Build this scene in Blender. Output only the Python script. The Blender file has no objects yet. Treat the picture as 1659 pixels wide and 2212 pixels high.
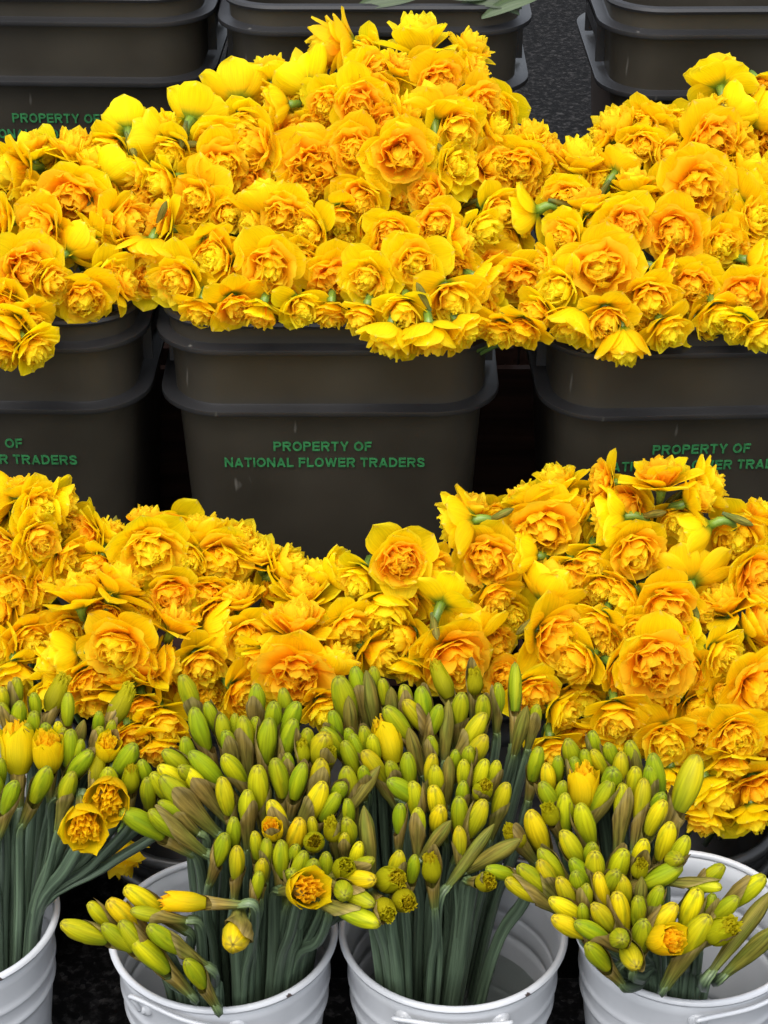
import bpy, math, random
import numpy as np
from mathutils import Vector, Matrix, noise

R = math.radians
scene = bpy.context.scene
COL = scene.collection

# ------------------------------------------------------------------ camera
F, PITCH, CAM_H = 4400.0, R(30.5), 1.55        # focal length in px of a 1659 x 2212 frame
CS, SN = math.cos(PITCH), math.sin(PITCH)
cam_data = bpy.data.cameras.new('camera')
cam = bpy.data.objects.new('camera', cam_data)
COL.objects.link(cam)
cam.location = (0, 0, CAM_H)
cam.rotation_euler = (math.pi / 2 - PITCH, 0, 0)
cam_data.sensor_fit = 'VERTICAL'
cam_data.angle = 2 * math.atan(1106 / F)
cam_data.clip_end = 200
cam_data.clip_start = 0.05
scene.camera = cam
scene.render.resolution_x, scene.render.resolution_y = 768, 1024

# ------------------------------------------------------------------ world, sun, exposure
SUN_ELEV, SUN_ROT = R(62), R(200)
world = bpy.data.worlds.new('World')
scene.world = world
world.use_nodes = True
wn = world.node_tree
bg = wn.nodes['Background']
sky = wn.nodes.new('ShaderNodeTexSky')
sky.sky_type = 'NISHITA'
sky.sun_disc = False
sky.sun_elevation = SUN_ELEV
sky.sun_rotation = SUN_ROT
sky.air_density = 1.0
sky.dust_density = 3.0
sky.ozone_density = 1.0
cloud = wn.nodes.new('ShaderNodeHueSaturation')      # thin overcast: the blue is mostly veiled
cloud.inputs['Saturation'].default_value = 0.35
wn.links.new(sky.outputs[0], cloud.inputs['Color'])
wn.links.new(cloud.outputs[0], bg.inputs[0])
bg.inputs[1].default_value = 0.15
sun_data = bpy.data.lights.new('sun', 'SUN')
sun_data.energy = 1.0
sun_data.angle = R(50)
sun_data.color = (1.0, 0.96, 0.90)
sun = bpy.data.objects.new('sun', sun_data)
COL.objects.link(sun)
# sun direction: from behind and above the camera, a little to the left
_az = R(200)
_sd = Vector((math.sin(_az) * math.cos(SUN_ELEV), math.cos(_az) * math.cos(SUN_ELEV), math.sin(SUN_ELEV)))
sun.rotation_euler = _sd.to_track_quat('Z', 'Y').to_euler()
vs = scene.view_settings
vs.view_transform = 'Standard'
vs.look = 'None'
vs.gamma = 1
vs.use_curve_mapping = False
vs.exposure = 1.25
scene.cycles.max_bounces = 10
scene.cycles.diffuse_bounces = 8
scene.cycles.transmission_bounces = 6
scene.cycles.transparent_max_bounces = 8

# ------------------------------------------------------------------ geometry helpers
CAM_R = Vector((1, 0, 0))
CAM_U = Vector((0, SN, CS))
CAM_B = Vector((0, -CS, SN))                    # from the scene towards the camera


def at_y(u, v, y):
    """Point seen at (u, v) of the 1659 x 2212 frame on the plane world-y = y; and its depth."""
    a, b = (u - 829.5) / F, -(v - 1106) / F
    d = y / (CS + b * SN)
    return Vector((a * d, y, CAM_H - d * SN + b * d * CS)), d


def link(name, data, parent=None):
    o = bpy.data.objects.new(name, data)
    COL.objects.link(o)
    if parent is not None:
        o.parent = parent
    return o


def tag(o, label=None, cat=None, group=None, kind=None):
    if label: o['label'] = label
    if cat: o['category'] = cat
    if group: o['group'] = group
    if kind: o['kind'] = kind
    return o


def mesh(name, verts, faces, mat, cols=None, uvs=None, smooth=True):
    m = bpy.data.meshes.new(name)
    m.from_pydata([tuple(v) for v in verts], [], faces)
    if cols is not None:
        a = m.color_attributes.new('Col', 'FLOAT_COLOR', 'POINT')
        arr = np.ones((len(verts), 4), dtype=np.float32)
        arr[:, :3] = np.array(cols, dtype=np.float32)
        a.data.foreach_set('color', arr.ravel())
    if uvs is not None:
        ul = m.uv_layers.new(name='UVMap')
        idx = np.zeros(len(m.loops), dtype=np.int32)
        m.loops.foreach_get('vertex_index', idx)
        ul.data.foreach_set('uv', np.array(uvs, dtype=np.float32)[idx].ravel())
    if smooth:
        m.polygons.foreach_set('use_smooth', np.ones(len(m.polygons), dtype=bool))
    m.materials.append(mat)
    m.update()
    return m


class MB:
    """Collects grids of points into one mesh."""
    def __init__(s):
        s.v, s.f, s.c, s.uv = [], [], [], []

    def grid(s, pts, cols=None, uvs=None, wrap=False):
        nt, ns = len(pts), len(pts[0])
        b = len(s.v)
        for i in range(nt):
            for j in range(ns):
                s.v.append(pts[i][j])
                s.c.append(cols[i][j] if cols else (1, 1, 1))
                s.uv.append(uvs[i][j] if uvs else (j / max(1, ns - 1), i / max(1, nt - 1)))
        for i in range(nt - 1):
            for j in range(ns if wrap else ns - 1):
                k = (j + 1) % ns
                s.f.append((b + i * ns + j, b + i * ns + k, b + (i + 1) * ns + k, b + (i + 1) * ns + j))
        return b

    def fan(s, ring_start, n, flip=False):
        f = list(range(ring_start, ring_start + n))
        s.f.append(tuple(reversed(f)) if flip else tuple(f))

    def box(s, c, sz, rot=None):
        b = len(s.v)
        for k in range(8):
            p = Vector(((k & 1) - .5, ((k >> 1) & 1) - .5, ((k >> 2) & 1) - .5))
            p = Vector((p.x * sz[0], p.y * sz[1], p.z * sz[2]))
            if rot: p = rot @ p
            s.v.append(p + Vector(c)); s.c.append((1, 1, 1)); s.uv.append((0, 0))
        for q in ((0, 2, 3, 1), (4, 5, 7, 6), (0, 1, 5, 4), (2, 6, 7, 3), (0, 4, 6, 2), (1, 3, 7, 5)):
            s.f.append(tuple(b + i for i in q))

    def tube(s, pts, rad, n=8, cols=None, ridge=0.0, flat=1.0, caps=True, nridge=3):
        """Swept tube along a list of points; rad: number or list."""
        m = len(pts)
        pts = [Vector(p) for p in pts]
        t0 = (pts[1] - pts[0]).normalized()
        up = Vector((0, 0, 1)) if abs(t0.z) < .9 else Vector((1, 0, 0))
        x = t0.cross(up).normalized()
        rows, cc, uu = [], [], []
        ln = 0
        for i in range(m):
            t = (pts[min(i + 1, m - 1)] - pts[max(i - 1, 0)]).normalized()
            x = (x - t * x.dot(t)).normalized()
            y = t.cross(x)
            if i: ln += (pts[i] - pts[i - 1]).length
            r = rad[i] if isinstance(rad, (list, tuple)) else rad
            row, ur = [], []
            for j in range(n):
                a = 2 * math.pi * j / n
                rr = r * (1 + ridge * math.cos(nridge * a))
                row.append(pts[i] + x * (rr * math.cos(a)) + y * (rr * flat * math.sin(a)))
                ur.append((j / n, ln * 20))
            rows.append(row)
            uu.append(ur)
            cc.append([cols[i] if cols else (1, 1, 1)] * n)
        b = s.grid(rows, cc, uu, wrap=True)
        if caps:
            s.fan(b, n, True)
            s.fan(b + (m - 1) * n, n)

    def done(s, name, mat, parent=None, smooth=True, colors=True):
        return link(name, mesh(name, s.v, s.f, mat, s.c if colors else None, s.uv, smooth), parent)

    def data(s, name, mat, smooth=True):
        return mesh(name, s.v, s.f, mat, s.c, s.uv, smooth)


def bez(p0, p1, p2, p3, n):
    out = []
    for i in range(n + 1):
        t = i / n; q = 1 - t
        out.append(p0 * q ** 3 + p1 * (3 * q * q * t) + p2 * (3 * q * t * t) + p3 * t ** 3)
    return out


def crom(P, n):
    """Catmull-Rom through the points P, n steps per span."""
    P = [P[0] * 2 - P[1]] + list(P) + [P[-1] * 2 - P[-2]]
    out = []
    for k in range(1, len(P) - 2):
        a, b, c, d = P[k - 1], P[k], P[k + 1], P[k + 2]
        for i in range(n):
            t = i / n
            out.append(.5 * ((2 * b) + (c - a) * t + (2 * a - 5 * b + 4 * c - d) * t * t + (3 * b - a - 3 * c + d) * t ** 3))
    out.append(P[-2])
    return out


def lerp(a, b, t):
    return tuple(a[i] + (b[i] - a[i]) * t for i in range(3))


def clamp(x, a=0.0, b=1.0):
    return max(a, min(b, x))


# ------------------------------------------------------------------ materials
def new_mat(name):
    m = bpy.data.materials.new(name)
    m.use_nodes = True
    nt = m.node_tree
    return m, nt, nt.nodes['Principled BSDF'], nt.nodes['Material Output']


def N(nt, typ, **kw):
    n = nt.nodes.new(typ)
    for k, v in kw.items():
        setattr(n, k, v)
    return n


def petal_material(name, transl=0.3, rough=0.5, vein=0.25, hue_var=0.06, su=26):
    m, nt, p, out = new_mat(name)
    at = N(nt, 'ShaderNodeAttribute', attribute_name='Col')
    uv = N(nt, 'ShaderNodeUVMap', uv_map='UVMap')
    mp = N(nt, 'ShaderNodeMapping')
    mp.inputs['Scale'].default_value = (su, 1.6, 1)
    nz = N(nt, 'ShaderNodeTexNoise')
    nz.inputs['Scale'].default_value = 1.0
    nz.inputs['Detail'].default_value = 3
    nt.links.new(uv.outputs[0], mp.inputs[0])
    nt.links.new(mp.outputs[0], nz.inputs['Vector'])
    oi = N(nt, 'ShaderNodeObjectInfo')
    # small natural differences between one flower and the next
    hs = N(nt, 'ShaderNodeHueSaturation')
    mr = N(nt, 'ShaderNodeMapRange')
    mr.inputs['To Min'].default_value = 0.5 - hue_var * 0.22
    mr.inputs['To Max'].default_value = 0.5 + hue_var * 0.16
    nt.links.new(oi.outputs['Random'], mr.inputs['Value'])
    nt.links.new(mr.outputs[0], hs.inputs['Hue'])
    mv = N(nt, 'ShaderNodeMapRange')
    mv.inputs['From Min'].default_value = 0.3
    mv.inputs['From Max'].default_value = 0.7
    mv.inputs['To Min'].default_value = 1 - vein * 0.5
    mv.inputs['To Max'].default_value = 1 + vein * 0.25
    nt.links.new(nz.outputs[0], mv.inputs['Value'])
    nt.links.new(mv.outputs[0], hs.inputs['Value'])
    nt.links.new(at.outputs['Color'], hs.inputs['Color'])
    nt.links.new(hs.outputs[0], p.inputs['Base Color'])
    p.inputs['Roughness'].default_value = rough
    p.inputs['Specular IOR Level'].default_value = 0.16
    bp = N(nt, 'ShaderNodeBump')
    bp.inputs['Strength'].default_value = 0.35
    bp.inputs['Distance'].default_value = 0.0006
    nt.links.new(nz.outputs[0], bp.inputs['Height'])
    nt.links.new(bp.outputs[0], p.inputs['Normal'])
    tr = N(nt, 'ShaderNodeBsdfTranslucent')
    nt.links.new(hs.outputs[0], tr.inputs['Color'])
    mx = N(nt, 'ShaderNodeMixShader')
    mx.inputs[0].default_value = transl
    nt.links.new(p.outputs[0], mx.inputs[1])
    nt.links.new(tr.outputs[0], mx.inputs[2])
    nt.links.new(mx.outputs[0], out.inputs[0])
    return m


def plastic_material(name, col, rough, var=0.25, scratch=True, spec=0.5):
    m, nt, p, out = new_mat(name)
    tc = N(nt, 'ShaderNodeTexCoord')
    nz = N(nt, 'ShaderNodeTexNoise')
    nz.inputs['Scale'].default_value = 9
    nz.inputs['Detail'].default_value = 6
    nt.links.new(tc.outputs['Object'], nz.inputs['Vector'])
    cr = N(nt, 'ShaderNodeValToRGB')
    cr.color_ramp.elements[0].position = .3
    cr.color_ramp.elements[1].position = .75
    cr.color_ramp.elements[0].color = (*[c * (1 - var) for c in col], 1)
    cr.color_ramp.elements[1].color = (*[c * (1 + var) for c in col], 1)
    nt.links.new(nz.outputs[0], cr.inputs[0])
    last = cr.outputs[0]
    if scratch:
        # pale scuffs and specks with a shape of their own
        mp = N(nt, 'ShaderNodeMapping')
        mp.inputs['Scale'].default_value = (60, 60, 14)
        mp.inputs['Rotation'].default_value = (.2, .3, .1)
        n2 = N(nt, 'ShaderNodeTexNoise')
        n2.inputs['Scale'].default_value = 1
        n2.inputs['Detail'].default_value = 2
        nt.links.new(tc.outputs['Object'], mp.inputs[0])
        nt.links.new(mp.outputs[0], n2.inputs['Vector'])
        r2 = N(nt, 'ShaderNodeValToRGB')
        r2.color_ramp.elements[0].position = .73
        r2.color_ramp.elements[1].position = .80
        r2.color_ramp.elements[0].color = (0, 0, 0, 1)
        r2.color_ramp.elements[1].color = (.55, .55, .55, 1)
        nt.links.new(n2.outputs[0], r2.inputs[0])
        mx = N(nt, 'ShaderNodeMix', data_type='RGBA')
        nt.links.new(r2.outputs[0], mx.inputs['Factor'])
        nt.links.new(last, mx.inputs[6])
        mx.inputs[7].default_value = (.20, .19, .17, 1)
        last = mx.outputs[2]
    nt.links.new(last, p.inputs['Base Color'])
    rr = N(nt, 'ShaderNodeMapRange')
    rr.inputs['To Min'].default_value = rough - .08
    rr.inputs['To Max'].default_value = rough + .10
    nt.links.new(nz.outputs[0], rr.inputs['Value'])
    nt.links.new(rr.outputs[0], p.inputs['Roughness'])
    p.inputs['Specular IOR Level'].default_value = spec
    n3 = N(nt, 'ShaderNodeTexNoise')
    n3.inputs['Scale'].default_value = 400
    nt.links.new(tc.outputs['Object'], n3.inputs['Vector'])
    bp = N(nt, 'ShaderNodeBump')
    bp.inputs['Strength'].default_value = 0.12
    bp.inputs['Distance'].default_value = 0.0005
    nt.links.new(n3.outputs[0], bp.inputs['Height'])
    nt.links.new(bp.outputs[0], p.inputs['Normal'])
    return m


def stem_material(name, col_a, col_b, rough=.45):
    m, nt, p, out = new_mat(name)
    at = N(nt, 'ShaderNodeAttribute', attribute_name='Col')
    uv = N(nt, 'ShaderNodeUVMap', uv_map='UVMap')
    mp = N(nt, 'ShaderNodeMapping')
    mp.inputs['Scale'].default_value = (11, .35, 1)
    nz = N(nt, 'ShaderNodeTexNoise')
    nz.inputs['Scale'].default_value = 1.0
    nz.inputs['Detail'].default_value = 4
    nt.links.new(uv.outputs[0], mp.inputs[0])
    nt.links.new(mp.outputs[0], nz.inputs['Vector'])
    cr = N(nt, 'ShaderNodeValToRGB')
    cr.color_ramp.elements[0].position = .36
    cr.color_ramp.elements[1].position = .64
    cr.color_ramp.elements[0].color = (*col_a, 1)
    cr.color_ramp.elements[1].color = (*col_b, 1)
    nt.links.new(nz.outputs[0], cr.inputs[0])
    mx = N(nt, 'ShaderNodeMix', data_type='RGBA', blend_type='MULTIPLY')
    mx.inputs['Factor'].default_value = 1
    nt.links.new(cr.outputs[0], mx.inputs[6])
    nt.links.new(at.outputs['Color'], mx.inputs[7])
    oi = N(nt, 'ShaderNodeObjectInfo')
    hs = N(nt, 'ShaderNodeHueSaturation')
    mr = N(nt, 'ShaderNodeMapRange')
    mr.inputs['To Min'].default_value = .78
    mr.inputs['To Max'].default_value = 1.2
    nt.links.new(oi.outputs['Random'], mr.inputs['Value'])
    nt.links.new(mr.outputs[0], hs.inputs['Value'])
    nt.links.new(mx.outputs[2], hs.inputs['Color'])
    nt.links.new(hs.outputs[0], p.inputs['Base Color'])
    p.inputs['Roughness'].default_value = rough
    bp = N(nt, 'ShaderNodeBump')
    bp.inputs['Strength'].default_value = .4
    bp.inputs['Distance'].default_value = .0006
    nt.links.new(nz.outputs[0], bp.inputs['Height'])
    nt.links.new(bp.outputs[0], p.inputs['Normal'])
    return m


M_PETAL = petal_material('petal', .58, .65, vein=.24)
M_RUFFLE = petal_material('ruffle', .68, .7, vein=.08)
M_BUD = petal_material('bud_skin', .12, .55, vein=.6, hue_var=.10, su=5)
M_SHEATH = petal_material('dry_sheath', .25, .65, vein=1.3, hue_var=.04, su=6)
M_STEM = stem_material('stem', (.020, .034, .020), (.095, .140, .085))
M_GSTEM = stem_material('flower_stem', (.05, .10, .012), (.10, .17, .02))
M_CRATE = plastic_material('crate_plastic', (.026, .0225, .0165), .40, spec=.42)
M_FLANGE = plastic_material('flange_plastic', (.012, .012, .013), .40, spec=.45)
M_TUB = plastic_material('tub_plastic', (.012, .012, .012), .38)


def flat_material(name, col, rough=.5, spec=.5, metal=0):
    m, nt, p, out = new_mat(name)
    tc = N(nt, 'ShaderNodeTexCoord')
    nz = N(nt, 'ShaderNodeTexNoise')
    nz.inputs['Scale'].default_value = 160
    nz.inputs['Detail'].default_value = 3
    nt.links.new(tc.outputs['Object'], nz.inputs['Vector'])
    cr = N(nt, 'ShaderNodeValToRGB')
    cr.color_ramp.elements[0].position = .35
    cr.color_ramp.elements[1].position = .6
    cr.color_ramp.elements[0].color = (*[c * .6 for c in col], 1)
    cr.color_ramp.elements[1].color = (*col, 1)
    nt.links.new(nz.outputs[0], cr.inputs[0])
    nt.links.new(cr.outputs[0], p.inputs['Base Color'])
    p.inputs['Roughness'].default_value = rough
    p.inputs['Specular IOR Level'].default_value = spec
    return m


M_LETTER = flat_material('letter_paint', (.022, .155, .048), .5)


def enamel_material():
    m, nt, p, out = new_mat('white_enamel')
    tc = N(nt, 'ShaderNodeTexCoord')
    nz = N(nt, 'ShaderNodeTexNoise')
    nz.inputs['Scale'].default_value = 14
    nz.inputs['Detail'].default_value = 5
    nt.links.new(tc.outputs['Object'], nz.inputs['Vector'])
    cr = N(nt, 'ShaderNodeValToRGB')
    cr.color_ramp.elements[0].position = .3
    cr.color_ramp.elements[1].position = .7
    cr.color_ramp.elements[0].color = (.39, .405, .425, 1)
    cr.color_ramp.elements[1].color = (.465, .48, .505, 1)
    nt.links.new(nz.outputs[0], cr.inputs[0])
    # chipped enamel on the rim: dark rust patches, only near the top edge
    n2 = N(nt, 'ShaderNodeTexNoise')
    n2.inputs['Scale'].default_value = 42
    n2.inputs['Detail'].default_value = 3
    n2.inputs['Roughness'].default_value = .6
    nt.links.new(tc.outputs['Object'], n2.inputs['Vector'])
    sx = N(nt, 'ShaderNodeSeparateXYZ')
    nt.links.new(tc.outputs['Object'], sx.inputs[0])
    mr = N(nt, 'ShaderNodeMapRange')
    mr.inputs['From Min'].default_value = .222
    mr.inputs['From Max'].default_value = .236
    nt.links.new(sx.outputs['Z'], mr.inputs['Value'])
    r2 = N(nt, 'ShaderNodeValToRGB')
    r2.color_ramp.elements[0].position = .695
    r2.color_ramp.elements[1].position = .705
    r2.color_ramp.elements[0].color = (0, 0, 0, 1)
    r2.color_ramp.elements[1].color = (1, 1, 1, 1)
    nt.links.new(n2.outputs[0], r2.inputs[0])
    mu = N(nt, 'ShaderNodeMath', operation='MULTIPLY')
    nt.links.new(r2.outputs[0], mu.inputs[0])
    nt.links.new(mr.outputs[0], mu.inputs[1])
    mx = N(nt, 'ShaderNodeMix', data_type='RGBA')
    nt.links.new(mu.outputs[0], mx.inputs['Factor'])
    nt.links.new(cr.outputs[0], mx.inputs[6])
    mx.inputs[7].default_value = (.035, .018, .014, 1)
    nt.links.new(mx.outputs[2], p.inputs['Base Color'])
    p.inputs['Roughness'].default_value = .28
    p.inputs['Specular IOR Level'].default_value = .5
    bp = N(nt, 'ShaderNodeBump')
    bp.inputs['Strength'].default_value = .15
    bp.inputs['Distance'].default_value = .002
    nt.links.new(nz.outputs[0], bp.inputs['Height'])
    nt.links.new(bp.outputs[0], p.inputs['Normal'])
    return m


M_ENAMEL = enamel_material()


def asphalt_material():
    m, nt, p, out = new_mat('asphalt')
    tc = N(nt, 'ShaderNodeTexCoord')
    n1 = N(nt, 'ShaderNodeTexNoise')
    n1.inputs['Scale'].default_value = 95
    n1.inputs['Detail'].default_value = 5
    n1.inputs['Roughness'].default_value = .7
    v1 = N(nt, 'ShaderNodeTexVoronoi')
    v1.inputs['Scale'].default_value = 120
    n0 = N(nt, 'ShaderNodeTexNoise')
    n0.inputs['Scale'].default_value = 3
    for n in (n1, v1, n0):
        nt.links.new(tc.outputs['Object'], n.inputs['Vector'])
    v1.inputs['Scale'].default_value = 150
    n1.inputs['Scale'].default_value = 60
    cr = N(nt, 'ShaderNodeValToRGB')
    cr.color_ramp.elements[0].position = .30
    cr.color_ramp.elements[1].position = .95
    cr.color_ramp.elements[0].color = (.0015, .0015, .002, 1)
    cr.color_ramp.elements[1].color = (.034, .032, .031, 1)
    nt.links.new(v1.outputs['Color'], cr.inputs[0])
    c2 = N(nt, 'ShaderNodeValToRGB')
    c2.color_ramp.elements[0].position = .46
    c2.color_ramp.elements[1].position = .62
    c2.color_ramp.elements[0].color = (.04, .04, .04, 1)
    nt.links.new(n1.outputs[0], c2.inputs[0])
    mx = N(nt, 'ShaderNodeMix', data_type='RGBA', blend_type='MULTIPLY')
    mx.inputs['Factor'].default_value = 1
    nt.links.new(cr.outputs[0], mx.inputs[6])
    nt.links.new(c2.outputs[0], mx.inputs[7])
    nt.links.new(mx.outputs[2], p.inputs['Base Color'])
    p.inputs['Roughness'].default_value = .9
    p.inputs['Specular IOR Level'].default_value = .12
    bp = N(nt, 'ShaderNodeBump')
    bp.inputs['Strength'].default_value = .6
    bp.inputs['Distance'].default_value = .003
    nt.links.new(n1.outputs[0], bp.inputs['Height'])
    nt.links.new(bp.outputs[0], p.inputs['Normal'])
    return m


def wood_material():
    m, nt, p, out = new_mat('stained_wood')
    tc = N(nt, 'ShaderNodeTexCoord')
    mp = N(nt, 'ShaderNodeMapping')
    mp.inputs['Scale'].default_value = (4, 60, 60)
    nz = N(nt, 'ShaderNodeTexNoise')
    nz.inputs['Scale'].default_value = 1
    nz.inputs['Detail'].default_value = 6
    nt.links.new(tc.outputs['Object'], mp.inputs[0])
    nt.links.new(mp.outputs[0], nz.inputs['Vector'])
    cr = N(nt, 'ShaderNodeValToRGB')
    cr.color_ramp.elements[0].position = .3
    cr.color_ramp.elements[1].position = .7
    cr.color_ramp.elements[0].color = (.012, .006, .005, 1)
    cr.color_ramp.elements[1].color = (.040, .019, .014, 1)
    nt.links.new(nz.outputs[0], cr.inputs[0])
    nt.links.new(cr.outputs[0], p.inputs['Base Color'])
    p.inputs['Roughness'].default_value = .8
    p.inputs['Specular IOR Level'].default_value = .15
    bp = N(nt, 'ShaderNodeBump')
    bp.inputs['Strength'].default_value = .4
    bp.inputs['Distance'].default_value = .002
    nt.links.new(nz.outputs[0], bp.inputs['Height'])
    nt.links.new(bp.outputs[0], p.inputs['Normal'])
    return m


M_WOOD = wood_material()


def water_material():
    m, nt, p, out = new_mat('bucket_water')
    p.inputs['Base Color'].default_value = (.55, .60, .55, 1)
    p.inputs['Roughness'].default_value = .03
    p.inputs['IOR'].default_value = 1.33
    p.inputs['Transmission Weight'].default_value = .9
    tc = N(nt, 'ShaderNodeTexCoord')
    nz = N(nt, 'ShaderNodeTexNoise')
    nz.inputs['Scale'].default_value = 18
    nt.links.new(tc.outputs['Object'], nz.inputs['Vector'])
    bp = N(nt, 'ShaderNodeBump')
    bp.inputs['Strength'].default_value = .06
    bp.inputs['Distance'].default_value = .004
    nt.links.new(nz.outputs[0], bp.inputs['Height'])
    nt.links.new(bp.outputs[0], p.inputs['Normal'])
    return m


# ------------------------------------------------------------------ ground
gb = MB()
gb.grid([[Vector((-40, -10, 0)), Vector((40, -10, 0))], [Vector((-40, 70, 0)), Vector((40, 70, 0))]])
tag(gb.done('ground', asphalt_material(), smooth=False), kind='structure')


# ------------------------------------------------------------------ crates
def rrect(hw, hd, r, n=8):
    r = min(r, hw - .001, hd - .001)
    pts = []
    for (cx, cy, a0) in ((hw - r, hd - r, 0), (-hw + r, hd - r, 90), (-hw + r, -hd + r, 180), (hw - r, -hd + r, 270)):
        for k in range(n + 1):
            a = R(a0 + 90 * k / n)
            pts.append((cx + r * math.cos(a), cy + r * math.sin(a)))
    return pts


def loft(mb, prof, closed=False, hw=.17, hd=.165, r=.055):
    """prof: list of (outset, z) -> rounded-rectangle rings."""
    rows = []
    pr = prof + ([prof[0]] if closed else [])
    for (o, z) in pr:
        rows.append([Vector((x, y, z)) for x, y in rrect(hw + o, hd + o, max(.012, r + o))])
    mb.grid(rows, wrap=True)
    return len(rows[0])


def arc(cx, cy, rx, ry, a0, a1, n=10):
    return [(cx + rx * math.cos(R(a0 + (a1 - a0) * k / n)), cy + ry * math.sin(R(a0 + (a1 - a0) * k / n))) for k in range(n + 1)]


SH = .088                                        # half the stroke of the bold sans lettering, cap height 1


def glyph(ch):
    h = SH
    w = {'P': .70, 'R': .76, 'O': .82, 'E': .66, 'T': .68, 'Y': .76, 'F': .62, 'N': .76, 'A': .80, 'I': .19, 'L': .60, 'W': 1.06, 'D': .76, 'S': .70}[ch]
    bar = [(h, 0), (h, 1)]
    if ch in 'PR':
        st = [bar, [(h, 1 - h)] + arc(w - .30 - h + .085, .712, .215, .288 - h, 90, -90) + [(h, .424 + h)]]
        if ch == 'R': st.append([(w * .52, .50), (w - h * 1.15, 0)])
    elif ch == 'D': st = [bar, [(h, 1 - h)] + arc(w * .42, .5, w * .58 - h, .5 - h, 90, -90, 14) + [(h, h)]]
    elif ch == 'O': st = [arc(w / 2, .5, w / 2 - h, .5 - h, 0, 360, 28)]
    elif ch == 'E': st = [bar, [(h, 1 - h), (w, 1 - h)], [(h, .52), (w * .94, .52)], [(h, h), (w, h)]]
    elif ch == 'F': st = [bar, [(h, 1 - h), (w, 1 - h)], [(h, .50), (w * .92, .50)]]
    elif ch == 'T': st = [[(0, 1 - h), (w, 1 - h)], [(w / 2, 0), (w / 2, 1 - h)]]
    elif ch == 'Y': st = [[(h, 1), (w / 2, .43)], [(w - h, 1), (w / 2, .43)], [(w / 2, 0), (w / 2, .46)]]
    elif ch == 'N': st = [bar, [(w - h, 0), (w - h, 1)], [(h * 1.1, .97), (w - h * 1.1, .03)]]
    elif ch == 'A': st = [[(h, 0), (w / 2, .96)], [(w - h, 0), (w / 2, .96)], [(w * .24, .28), (w * .76, .28)]]
    elif ch == 'I': st = [bar]
    elif ch == 'L': st = [bar, [(h, h), (w, h)]]
    elif ch == 'W': st = [[(h, 1), (w * .28, .04)], [(w * .28, .04), (w / 2, .96)], [(w / 2, .96), (w * .72, .04)], [(w * .72, .04), (w - h, 1)]]
    else:
        P = [(w - .10, .71), (w - .15, .86), (w * .5, .912), (.15, .85), (.10, .73), (.18, .61), (w * .5, .52), (w - .16, .41), (w - .088, .27), (w - .15, .13), (w * .5, .088), (.15, .13), (.09, .29)]
        st = [[(v.x, v.y) for v in crom([Vector((x, y, 0)) for x, y in P], 3)]]
    return w, st


def text_mesh(body, cap, name):
    mb = MB()
    x0, lvl = 0.0, 0
    for ch in body:
        if ch == ' ':
            x0 += .36
            continue
        w, strokes = glyph(ch)
        for st in strokes:
            lvl = (lvl + 1) % 7
            top = .0009 + lvl * .00003
            n = len(st)
            closed = n > 3 and math.hypot(st[0][0] - st[-1][0], st[0][1] - st[-1][1]) < 1e-6
            rows = []
            for i in range(n):
                a = st[i - 1] if i else (st[-2] if closed else st[0])
                b = st[i + 1] if i < n - 1 else (st[1] if closed else st[-1])
                dx, dy = b[0] - a[0], b[1] - a[1]
                q = math.hypot(dx, dy)
                nx, ny = -dy / q * SH, dx / q * SH
                p = st[i]
                L, Rr = ((x0 + p[0] + nx) * cap, (p[1] + ny) * cap), ((x0 + p[0] - nx) * cap, (p[1] - ny) * cap)
                rows.append([Vector((*L, 0)), Vector((*L, top)), Vector((*Rr, top)), Vector((*Rr, 0))])
            b0 = mb.grid(rows)
            if not closed:
                mb.f.append((b0, b0 + 1, b0 + 2, b0 + 3))
                e = b0 + (n - 1) * 4
                mb.f.append((e + 3, e + 2, e + 1, e))
        x0 += w + .115
    return mb.data(name, M_LETTER, smooth=False)


LINE_A = text_mesh('PROPERTY OF', .0118, 'lettering')
LINE_B = text_mesh('NATIONAL FLOWER TRADERS', .0118, 'lettering')


def fit(me, w):
    xs = [v.co.x for v in me.vertices]
    k = w / (max(xs) - min(xs))
    c = (max(xs) + min(xs)) / 2
    for v in me.vertices:
        v.co.x = (v.co.x - c) * k


fit(LINE_A, .108)
fit(LINE_B, .221)

WALL_TILT = math.atan2(.022, .335)
crate_parts = {}


def build_crate_meshes():
    b = MB()                                    # the wall shell, outside and in
    loft(b, [(-.022, -.335), (-.003, -.03), (0, 0), (.001, .03), (.003, .074), (.005, .098), (.002, .099), (-.001, .07), (-.004, 0), (-.026, -.33)])
    n = len(rrect(.1, .1, .02))
    b.fan(0, n, True)
    b.fan(9 * n, n)
    crate_parts['body'] = b.data('body', M_CRATE)
    b = MB()                                    # rolled lip
    loft(b, [(.0045, .0935), (.0095, .095), (.011, .0985), (.0095, .102), (.005, .1035), (.001, .102), (.0005, .0985)], True)
    crate_parts['rim'] = b.data('rim', M_FLANGE)
    for key, z, o0, o1 in (('upper', .074, .0032, .0175), ('lower', 0.0, .0003, .0160)):
        b = MB()
        loft(b, [(o0 - .002, z - .003), (o1 - .0025, z - .003), (o1 - .002, z - .0055), (o1 + .0002, z - .006), (o1 + .0008, z - .0042), (o1 + .0004, z - .0004), (o1 - .001, z + .0002), (o0 + .0025, z + .0004), (o0 + .0012, z + .0012), (o0 - .002, z + .002)], True)
        crate_parts[key] = b.data('flange', M_FLANGE)
    b = MB()                                    # grip webs between the two flanges on a side wall
    for yy in (-.062, .062):
        b.box((.1760, yy, .033), (.011, .004, .058))
    b.box((.1800, 0, .036), (.003, .1195, .012))
    crate_parts['grip'] = b.data('grip', M_FLANGE, smooth=False)


build_crate_meshes()
for me in crate_parts.values():
    me.set_sharp_from_angle(angle=R(32))


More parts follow.
